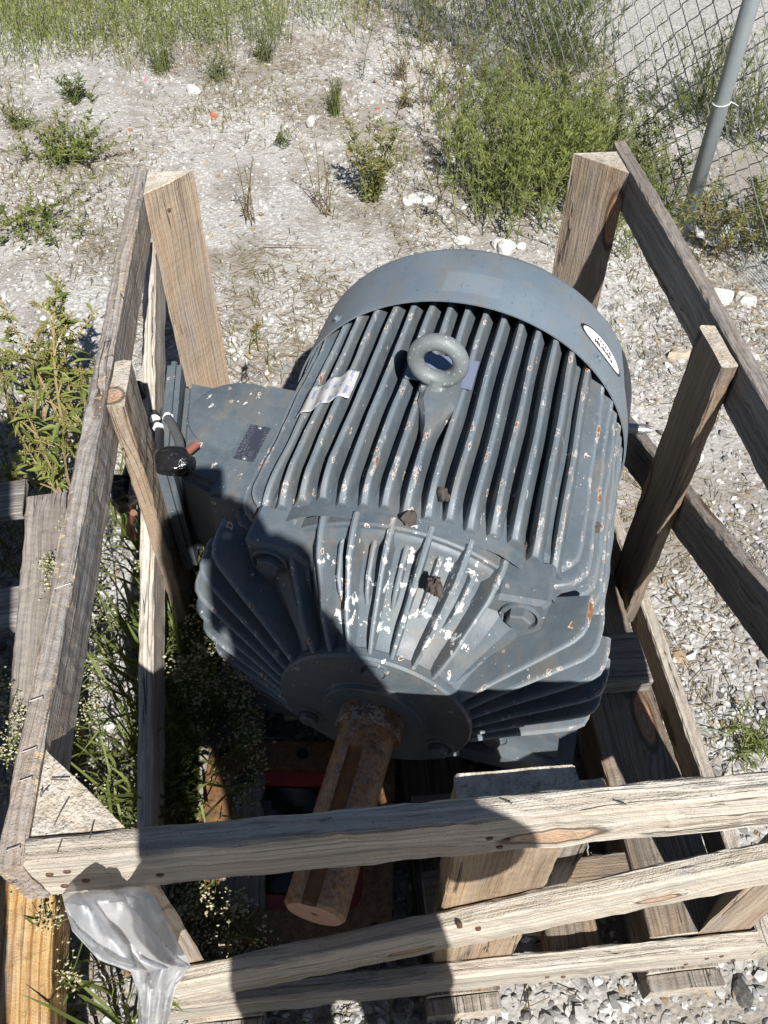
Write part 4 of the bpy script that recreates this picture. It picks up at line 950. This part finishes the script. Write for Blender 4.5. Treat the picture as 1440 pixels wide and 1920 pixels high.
def weed(name, label, cat_, px, py, h, n, spread, ll, lw, per, mat, stem=None, seed=0, group=None, branch=0, flowers=0, spikes=0, lean=(0, 0), base=None, low=0.05, rad=.02, sr=.0014, up=.5):
    rg = np.random.default_rng(seed+500); b0 = np.array(base, float) if base is not None else atz(px, py, 0); b0[2] = hgt(b0[0], b0[1]) if base is None else b0[2]
    root = thing(name, b0, label, cat_, group); tv, tf, nn = [], [], 0; lv = []; fl = []; sp = []
    def add_t(pts, r0, r1):
        nonlocal nn; v, f = tube(pts, r0, r1, 4, False); tv.extend(v); tf.extend([tuple(i+nn for i in q) for q in f]); nn += len(v)
    def add_l(pts, per_, sc=1.0, t0=low):
        k = max(1, int(per_)); tt = np.sort(rg.uniform(t0, 1, k)); P_ = np.c_[[np.interp(tt, np.linspace(0, 1, len(pts)), pts[:, a]) for a in range(3)]].T
        az = rg.uniform(0, 6.28, k); el = rg.normal(up, .3, k); Dv = np.c_[np.cos(az)*np.cos(el), np.sin(az)*np.cos(el), np.sin(el)]
        L2 = ll*sc*rg.uniform(.6, 1.25, k)*(1.1-.5*tt); lv.append(leafmesh(P_, Dv, L2, lw/ll*L2*rg.uniform(.8, 1.2, k), rg))
    for i in range(n):
        az = rg.uniform(0, 6.28); hh = h*rg.uniform(.6, 1.05); bb = b0 + np.r_[rg.normal(0, rad, 2), 0]; out = spread*rg.uniform(.2, 1)
        pts = stemcurve(bb, az, hh, out, rg); tl = np.linspace(0, 1, len(pts))**1.3; pts[:, 0] += lean[0]*tl; pts[:, 1] += lean[1]*tl
        add_t(pts, sr*1.3, sr*.5); add_l(pts, per)
        tips = [pts[-1]]
        for k in range(branch):
            tq = rg.uniform(.3, .92); q = np.array([np.interp(tq, np.linspace(0, 1, len(pts)), pts[:, a]) for a in range(3)]); bl = hh*rg.uniform(.12, .34)*(1.25-tq)
            bp = stemcurve(q, rg.uniform(0, 6.28), bl*.8, bl*.7, rg, 4); add_t(bp, sr*.7, sr*.3); add_l(bp, per*.35, .8, .1); tips.append(bp[-1])
            if spikes: 
                m_ = spikes; q2 = bp[len(bp)//2:] ; tt = rg.uniform(0, 1, m_); P_ = np.c_[[np.interp(tt, np.linspace(0, 1, len(q2)), q2[:, a]) for a in range(3)]].T + rg.normal(0, .0035, (m_, 3)); sp.append(beadmesh(P_, rg.uniform(.0012, .0028, m_), rg))
        if spikes:
            m_ = spikes*2; tt = rg.uniform(.55, 1, m_); P_ = np.c_[[np.interp(tt, np.linspace(0, 1, len(pts)), pts[:, a]) for a in range(3)]].T + rg.normal(0, .0045, (m_, 3)); sp.append(beadmesh(P_, rg.uniform(.0014, .003, m_), rg))
        if flowers:
            for tp_ in tips:
                m_ = flowers; P_ = tp_ + rg.normal(0, 1, (m_, 3))*np.array([.012, .012, .009]); fl.append(beadmesh(P_, rg.uniform(.0014, .0032, m_), rg))
                for q in P_[:4]: add_t(np.array([tp_ - V3(0, 0, .016), q]), .0006, .0004)
    tag(mobj('stems', tv, tf, stem or STEMG, root), kind='stuff' if n > 1 else None)
    v, f, c = cat(lv); tag(fast('leaves', v, f, mat, root, col=c), kind='stuff')
    if fl: v, f, c = cat(fl); tag(fast('flowers', v, f, L_FLOW, root, col=c), kind='stuff')
    if sp: v, f, c = cat(sp); tag(fast('seed_spikes', v, f, L_SEED, root, col=c), kind='stuff')
    return root
# separate weeds out on the gravel
G1 = 'single weeds on the open gravel'
weed('weed', 'small dense dark green tuft in the middle of the far gravel', 'weed', 627, 213, .17, 26, .05, .028, .003, 26, L_GREEN, seed=1, group=G1, rad=.014, up=.9)
weed('weed', 'upright feathery weed at the near edge of the back grass', 'weed', 408, 150, .22, 16, .10, .035, .004, 24, L_BLUE, seed=2, group=G1)
weed('weed', 'low leafy weed in the far left of the gravel', 'weed', 148, 196, .16, 14, .10, .04, .009, 18, L_GREEN, seed=3, group=G1)
weed('weed', 'spreading bright green weed behind the cable side rail', 'weed', 120, 305, .17, 26, .22, .04, .010, 26, L_LUSH, seed=4, group=G1, rad=.05, spikes=10)
weed('weed', 'thin tall weed with a browned foot behind the left back post', 'weed', 468, 415, .34, 5, .07, .03, .005, 22, L_YEL, seed=5, group=G1, stem=STEMR)
weed('weed', 'slender reddish weed between the thin weed and the yellowish one', 'weed', 612, 392, .30, 6, .07, .028, .005, 22, L_YEL, seed=6, group=G1, stem=STEMR)
weed('weed', 'bushy yellowish weed left of the big green bush', 'weed', 700, 366, .34, 18, .15, .04, .009, 26, L_YEL, seed=7, group=G1, branch=3)
weed('weed', 'small curled weed above the thin tall weed', 'weed', 522, 262, .10, 7, .08, .03, .006, 16, L_GREEN, seed=8, group=G1)
weed('weed', 'low weed below the pink scrap at the edge of the grass', 'weed', 305, 128, .24, 18, .10, .035, .004, 26, L_GREEN, seed=9, group=G1)
weed('weed', 'leafy weed right of the upright feathery weed', 'weed', 500, 118, .24, 18, .12, .035, .004, 26, L_BLUE, seed=10, group=G1)
weed('weed', 'tiny sprig rising in front of the left back corner post', 'weed', 428, 722, .12, 2, .05, .022, .005, 26, L_YEL, seed=11, group=G1, base=(.155, 1.21, .42), spikes=14)
weed('weed', 'low fern-like weed on the gravel at the right edge', 'weed', 1405, 1395, .06, 14, .12, .03, .004, 18, L_LUSH, seed=12, group=G1, up=.2)
weed('weed', 'small weed on the gravel beyond the dark diagonal brace', 'weed', 1340, 1020, .03, 8, .06, .016, .006, 10, L_LUSH, seed=13, group=G1, up=.2)
weed('weed', 'low dry weed on the left of the far gravel', 'weed', 40, 250, .18, 14, .14, .04, .006, 18, L_YEL, seed=14, group=G1)
weed('weed', 'creeping weed beside the left rail with a long drooping seed spike', 'weed', 60, 440, .14, 18, .26, .035, .009, 24, L_LUSH, seed=15, group=G1, spikes=26, rad=.06)
weed('weed', 'reddish low weed on the far gravel before the fence', 'weed', 748, 150, .20, 14, .14, .03, .004, 20, L_YEL, seed=16, group=G1, stem=STEMR)
weed('weed', 'thin brownish weed right of the small dense tuft', 'weed', 760, 195, .12, 10, .12, .028, .005, 14, L_YEL, seed=17, group=G1, stem=STEMR)
# the big clump by the crate corner and the weeds along the fence
def clump(name, label, spots, seed, mat=L_LUSH, **k):
    pass
bush = [(900, 425, .52), (960, 435, .60), (1020, 430, .62), (1075, 400, .58), (930, 380, .60), (1000, 370, .66), (885, 380, .40), (1060, 330, .5), (1110, 400, .5)]
rgB = np.random.default_rng(3)
b_root = weed('bush', 'dense bright green bushy weed clump behind the back corner post', 'bush', 1000, 375, .46, 190, .26, .032, .0058, 30, L_FRESH, seed=20, branch=4, rad=.165, sr=.0016, up=.8, low=.06)
weed('fence_weed', 'green weeds growing through the fence right of the bush', 'weed', 1130, 330, .42, 40, .24, .036, .006, 34, L_LUSH, seed=21, branch=3, rad=.10, group='weeds along the fence')
weed('fence_weed', 'loose greyish weeds along the fence behind the bush', 'weed', 985, 215, .42, 56, .26, .034, .005, 32, L_BLUE, seed=22, branch=3, rad=.16, group='weeds along the fence')
weed('fence_weed', 'green upright weeds beyond the fence near the road edge', 'weed', 1040, 120, .46, 60, .22, .04, .005, 36, L_GREEN, seed=23, branch=2, rad=.13, group='weeds along the fence', up=.9)
weed('fence_weed', 'green upright tuft beyond the fence left of the post', 'weed', 1310, 225, .42, 50, .20, .04, .005, 36, L_GREEN, seed=24, branch=1, rad=.09, group='weeds along the fence', up=.95)
weed('fence_weed', 'pale green tuft beyond the fence right of the post', 'weed', 1425, 260, .36, 40, .20, .04, .005, 32, L_BLUE, seed=25, branch=1, rad=.09, group='weeds along the fence', up=.95)
weed('fence_weed', 'straggly seeding weed at the foot of the fence post', 'weed', 1330, 470, .30, 24, .18, .03, .006, 26, L_YEL, seed=26, branch=4, rad=.06, group='weeds along the fence', spikes=8, stem=STEMR)
weed('fence_weed', 'green weeds under the fence at the right edge', 'weed', 1420, 450, .28, 30, .18, .035, .007, 30, L_LUSH, seed=27, branch=3, rad=.07, group='weeds along the fence')
weed('fence_weed', 'weeds on the far stretch of fence at the top of the picture', 'weed', 860, 80, .50, 60, .26, .036, .005, 32, L_BLUE, seed=28, branch=2, rad=.18, group='weeds along the fence')
weed('fence_weed', 'far green weeds behind the fence at the top', 'weed', 985, 40, .5, 60, .24, .04, .005, 32, L_GREEN, seed=29, branch=1, rad=.16, group='weeds along the fence', up=.9)
weed('fence_weed', 'thin yellowing weeds between bush and far fence', 'weed', 860, 190, .30, 34, .22, .03, .005, 26, L_YEL, seed=30, branch=2, rad=.13, group='weeds along the fence', stem=STEMR)
weed('fence_weed', 'low weeds behind the back corner post by the fence', 'weed', 1180, 400, .34, 34, .24, .032, .006, 30, L_LUSH, seed=31, branch=3, rad=.10, group='weeds along the fence', spikes=6)
# tall leafy weed at the left rail
weed('tall_weed', 'tall leafy weed with tan stem and seed spikes beside the left rail', 'weed', 0, 0, .56, 4, .14, .075, .014, 11, L_FRESH, STEMT, seed=40, branch=8, spikes=80, base=atz(165, 870, 0), lean=tuple((atz(95, 545, 0.45)-atz(165, 870, 0))[:2]), rad=.02, sr=.0032, up=.15, low=.3)
weed('tall_weed', 'tall leafy weed at the left edge of the picture', 'weed', 0, 0, .50, 4, .16, .075, .014, 10, L_FRESH, STEMT, seed=41, branch=7, spikes=70, base=atz(60, 820, 0), lean=tuple((atz(25, 520, 0.414)-atz(60, 820, 0))[:2]), rad=.03, sr=.0030, up=.15, low=.3)
weed('tall_weed', 'leafy weed arching over the shaded ground at the left', 'weed', 0, 0, .44, 4, .16, .075, .015, 10, L_FRESH, STEMT, seed=42, branch=6, spikes=50, base=atz(150, 960, 0), lean=tuple((atz(60, 800, 0.324)-atz(150, 960, 0))[:2]), rad=.02, sr=.0026, up=.05, low=.35)
# flowering weeds and rank grass inside and beside the crate
FW_ = 'cream flowering weeds around the crate'
for i, (bx, by, h, n_, lb, kw) in enumerate([
    (-.17, .70, .42, 5, 'cream flowering weed leaning on the left rail at mid height', dict(lean=(-.03, .05))),
    (-.19, .50, .40, 6, 'cream flowering weed against the outside of the left rail near the front', dict(lean=(-.05, .0))),
    (-.22, .34, .40, 6, 'cream flowering weed at the left edge outside the rail', dict(lean=(-.05, -.02))),
    (.095, .56, .40, 5, 'cream flowering weed in the shade between brace and motor bell', dict(lean=(.03, .02))),
    (.075, .43, .38, 5, 'sunlit cream flowering weed inside the left brace', dict(lean=(.06, .02))),
    (.085, .105, .34, 5, 'cream flowering weed in shade below the front rail by the plastic', dict(lean=(.02, -.06))),
    (-.12, .24, .34, 5, 'cream flowering weed at the outer front corner of the crate', dict(lean=(-.03, -.02))),
    (-.19, .02, .33, 4, 'sprig of flowering weed hanging over the orange beam', dict(lean=(.0, .02)))]):
    weed('flowering_weed', lb, 'weed', 0, 0, h, n_, .12, .05, .006, 16, L_GREEN, STEMG, seed=60+i, branch=7, flowers=30, base=(bx, by, .0), rad=.03, sr=.0016, up=.4, group=FW_, **kw)
def grassmesh(P, rg, h=(.1, .3), w=.003):
    n = len(P); az = rg.uniform(0, 6.28, n); hh = rg.uniform(*h, n); ou = hh*rg.uniform(.15, .8, n); d = np.c_[np.cos(az), np.sin(az)]; s = np.c_[-d[:, 1], d[:, 0], np.zeros(n)]*(w*rg.uniform(.6, 1.4, n))[:, None]
    A = P; B = P + np.c_[d*(ou*.35)[:, None], hh*.6]; C_ = P + np.c_[d*(ou*.75)[:, None], hh*.92]; E_ = P + np.c_[d*(ou*1.15)[:, None], hh*rg.uniform(.8, 1.05, n)]
    V = np.stack([A-s, A+s, B-s*.9, B+s*.9, C_-s*.6, C_+s*.6, E_], 1); f = np.array([[0,1,3],[0,3,2],[2,3,5],[2,5,4],[4,5,6]])
    return V.reshape(-1, 3), (f[None]+(np.arange(n)*7)[:, None, None]).reshape(-1, 3), np.repeat(rg.random((n, 1))*np.ones((1, 3)), 7, 0)
rg = np.random.default_rng(77)
def pxscatter(n, x0, x1, y0, y1, edge, rg):
    P_ = []
    while len(P_) < n:
        x, y = rg.uniform(x0, x1), rg.uniform(y0, y1)
        if y > edge(x) + rg.normal(0, 16): continue
        q = atz(x, y, 0); q[2] = hgt(q[0], q[1]); P_.append(q)
    return np.array(P_)
P_ = pxscatter(2300, -120, 720, -150, 150, lambda x: 118 - 62*max(0, (x-330)/300) + 18*math.sin(x*.03), rg)
tag(fast('grass', *grassmesh(P_, rg, (.08, .30), .0015)[:2], L_FRESH, col=grassmesh(P_, np.random.default_rng(5))[2]), 'tall yellow green grass along the far edge of the gravel', 'grass', kind='stuff')
P_ = pxscatter(1500, -120, 720, -150, 130, lambda x: 105 - 60*max(0, (x-330)/300), rg); k_ = rg.uniform(.1, .34, len(P_))
n_ = 22; PP = np.repeat(P_, n_, 0) + np.c_[rg.normal(0, .02, (len(P_)*n_, 2)), np.repeat(k_, n_)*rg.uniform(.1, 1, len(P_)*n_)]; az = rg.uniform(0, 6.28, len(PP)); el = rg.normal(.7, .3, len(PP))
v, f, c = leafmesh(PP, np.c_[np.cos(az)*np.cos(el), np.sin(az)*np.cos(el), np.sin(el)], rg.uniform(.015, .04, len(PP)), rg.uniform(.003, .006, len(PP)), rg)
tag(fast('back_weeds', v, f, L_FRESH, col=c), 'mass of feathery weeds along the far edge of the gravel', 'weeds', kind='stuff')
P_ = np.c_[rg.uniform(-.02, .06, 330), rg.uniform(.26, 1.15, 330), np.full(330, .0)]; P2 = np.c_[rg.uniform(-.24, -.05, 420), rg.uniform(-.05, 1.1, 420), np.zeros(420)]
P2 = P2[(P2[:, 0] > -.115) | (P2[:, 1] > 1.02)]; P_ = np.r_[P_, P2]; v, f, c = grassmesh(P_, rg, (.08, .34), .0032)
tag(fast('grass', v, f, L_LUSH, col=c), 'rank green grass along the cable side of the crate', 'grass', kind='stuff')
n_ = 9500; PP = np.c_[rg.uniform(-.06, .10, n_), rg.uniform(.22, 1.1, n_), rg.uniform(.02, .24, n_)]; PP = PP[(PP[:, 0] < .045) | (PP[:, 1] > .46)]; n_ = len(PP); az = rg.uniform(0, 6.28, n_); el = rg.normal(.3, .4, n_)
v, f, c = leafmesh(PP, np.c_[np.cos(az)*np.cos(el), np.sin(az)*np.cos(el), np.sin(el)], rg.uniform(.012, .04, n_), rg.uniform(.004, .009, n_), rg)
tag(fast('undergrowth', v, f, L_GREEN, col=c), 'low leafy undergrowth between the motor and the cable side rails', 'undergrowth', kind='stuff')
P_ = np.c_[rg.uniform(-1.2, -.30, 1500), rg.uniform(.95, 1.75, 1500), np.zeros(1500)]; v, f, c = grassmesh(P_, rg, (.03, .10), .002)
tag(fast('grass', v, f, L_GREEN, col=c), 'short shaded grass beyond the pallet at the left edge', 'grass', kind='stuff')
P_ = np.c_[rg.uniform(-1.2, 1.6, 900), rg.uniform(1.5, 4.4, 900), np.zeros(900)]; cl = np.sin(P_[:, 0]*5+1)*np.sin(P_[:, 1]*4.1); P_ = P_[cl > .25]; P_[:, 2] = hgt(P_[:, 0], P_[:, 1])
v, f, c = grassmesh(np.repeat(P_, 4, 0) + rg.normal(0, .012, (len(P_)*4, 3))*np.array([1, 1, 0]), rg, (.015, .06), .0014)
tag(fast('grass', v, f, L_YEL, col=c), 'sparse short grass sprouting from the gravel', 'grass', kind='stuff')

# ------------------------------------------------------------------ behind the camera: the photographer, the phone, an added tall crate (they throw the shadows in the picture)
def skinned(name, chains, mat, parent=None, M=None, sub=2):
    V, E_, R = [], [], []; key = {}
    def vid(p_, r):
        k = tuple(np.round(p_, 4))
        if k not in key: key[k] = len(V); V.append(tuple(map(float, p_))); R.append(r)
        return key[k]
    for ch in chains:
        ids = [vid(p_, r) for p_, r in ch]; E_ += [(a, c) for a, c in zip(ids[:-1], ids[1:]) if a != c]
    me = bpy.data.meshes.new(name); me.from_pydata(V, E_, []); me.materials.append(mat)
    o = put(bpy.data.objects.new(name, me), parent, M); md = o.modifiers.new('skin', 'SKIN'); md.use_smooth_shade = True
    for i, r in enumerate(R): o.data.skin_vertices[0].data[i].radius = (r, r) if not isinstance(r, tuple) else r
    o.data.skin_vertices[0].data[0].use_root = True
    s2 = o.modifiers.new('sub', 'SUBSURF'); s2.levels = sub; s2.render_levels = sub; return o
CLOTH = NT('clothes_and_skin'); _s = CLOTH.n('ShaderNodeSeparateXYZ', {0: CLOTH.n('ShaderNodeNewGeometry').outputs['Position']}).outputs[2]
CLOTH.p(Base_Color=CLOTH.ramp(CLOTH.math('DIVIDE', _s, 2.0), [(0, (.05,.045,.04)), (.04, (.05,.045,.04)), (.045, (.06,.08,.14)), (.48, (.06,.08,.14)), (.485, (.18,.19,.20)), (.735, (.18,.19,.20)), (.745, (.45,.28,.20)), (1, (.45,.28,.20))]), Roughness=.8); CLOTH = CLOTH.m
for e_ in CLOTH.node_tree.nodes:
    if e_.type == 'VALTORGB': e_.color_ramp.interpolation = 'CONSTANT'
px_, py_ = .395, -.63
per = thing('person', (px_, py_, 0), 'person standing at the front of the crate holding up a phone, seen by shadow', 'person')
pel = V3(px_, py_, .92); che = V3(px_, py_+.01, 1.26); sho = V3(px_, py_+.0, 1.40); nek = V3(px_, py_+.02, 1.475); hed = V3(px_-.005, py_+.045, 1.575); crn = V3(px_-.005, py_+.05, 1.655)
PH = CAM - FW*.012
hr = PH + RT*.034 - UP*.075 - FW*.012; hl = PH - RT*.070 - UP*.105 - FW*.012
sr_ = sho + V3(.165, .0, -.02); sl_ = sho + V3(-.145, .0, -.02); er_ = V3(px_+.175, py_+.07, 1.17); el_ = V3(px_-.165, py_+.08, 1.18)
ch = [[(pel, (.15, .11)), (pel*.5+che*.5, (.135, .10)), (che, (.16, .11)), (sho, (.11, .09)), (nek, .058), (hed, (.082, .095)), (crn, (.068, .08))],
      [(sho, (.11, .09)), (sr_, .062), (er_, .048), (hr*.85+er_*.15, .030), (hr, .032)], [(sho, (.11, .09)), (sl_, .058), (el_, .042), (hl*.85+el_*.15, .030), (hl, .032)]]
for sg in (-1, 1):
    hp = pel + V3(.09*sg, 0, -.06); kn = V3(px_+.10*sg, py_+.02, .50); an = V3(px_+.11*sg, py_-.02, .10); ch.append([(pel, (.15, .11)), (hp, .095), (kn, .066), (an, .048), (an + V3(0, .05, -.055), .045), (an + V3(.01*sg, .17, -.06), .04)])
for hd, sg in ((hr, 1), (hl, -1)):
    for k in range(4):
        b_ = hd + UP*(.026-.017*k) + FW*.004; ch.append([(hd, .034), (b_ + RT*.012*sg, .010), (b_ - RT*.012*sg + FW*.014, .009), (b_ - RT*(.036-.006*abs(k-1))*sg + FW*.012, .0085)])
    ch.append([(hd, .034), (hd + UP*.02 - FW*.012, .012), (hd + UP*.04 - RT*.012*sg - FW*.014, .010)])
body = skinned('body', ch, CLOTH, per)
T = NT('short_hair'); T.p(Base_Color=(.05,.035,.025), Roughness=.7); HAIR = T.m
blob('hair', crn + V3(0, -.022, .012), [V3(.082, 0, 0), V3(0, .088, 0), V3(0, 0, .075)], HAIR, per, 3, .03, 3)
for sg in (-1, 1): blob('ear', hed + V3(.083*sg, -.005, -.005), [V3(.011, 0, 0), V3(0, .018, 0), V3(0, 0, .03)], CLOTH, body, 5, .03, 2)
blob('nose', hed + V3(0, .10, -.015), [V3(.014, 0, 0), V3(0, .018, 0), V3(0, 0, .022)], CLOTH, body, 6, .03, 2)
Mp = Matrix(((RT[0], UP[0], -FW[0], PH[0]), (RT[1], UP[1], -FW[1], PH[1]), (RT[2], UP[2], -FW[2], PH[2]), (0, 0, 0, 1)))
PHM = simple('phone_body', (.03,.03,.035), .3, .3, 40, .1, 0)
out = rrect(.0375, .0745, .011, 6, (-.024, -.060)); n_ = len(out)
phone = mobj('phone', [(x, y, .004) for x, y in out] + [(x, y, -.004) for x, y in out], [tuple(range(n_)), tuple(range(n_, 2*n_))[::-1]] + [(k, n_+k, n_+(k+1) % n_, (k+1) % n_) for k in range(n_)], PHM, None, Mp)
tag(phone, 'phone held up by the person at the front of the crate', 'phone')

# invented tall crate out of view, added so its shadow darkens the left edge
tc = thing('shadow_crate', (-.60, -.75, 0), 'unseen tall plywood crate added left of the photographer to cast a shadow', 'crate')
mb = MB(); mb.box((-1.10, -1.15, .10), (-.125, -.36, 1.95)); mb.obj('plywood_panel', W_TAN, tc)
for x in (-1.09, -.60, -.16): board('batten', (x, -.346, .1), (x, -.346, 1.95), (1, 0, 0), .07, .022, W_PALE, tc)
for z in (.14, 1.02, 1.90): board('batten', (-.113, -1.15, z), (-.113, -.36, z), (0, 0, 1), .07, .02, W_PALE, tc)
for y in (-1.05, -.75, -.45): board('skid', (-1.10, y, .05), (-.14, y, .05), (0, 0, 1), .095, .09, W_DARK, tc)
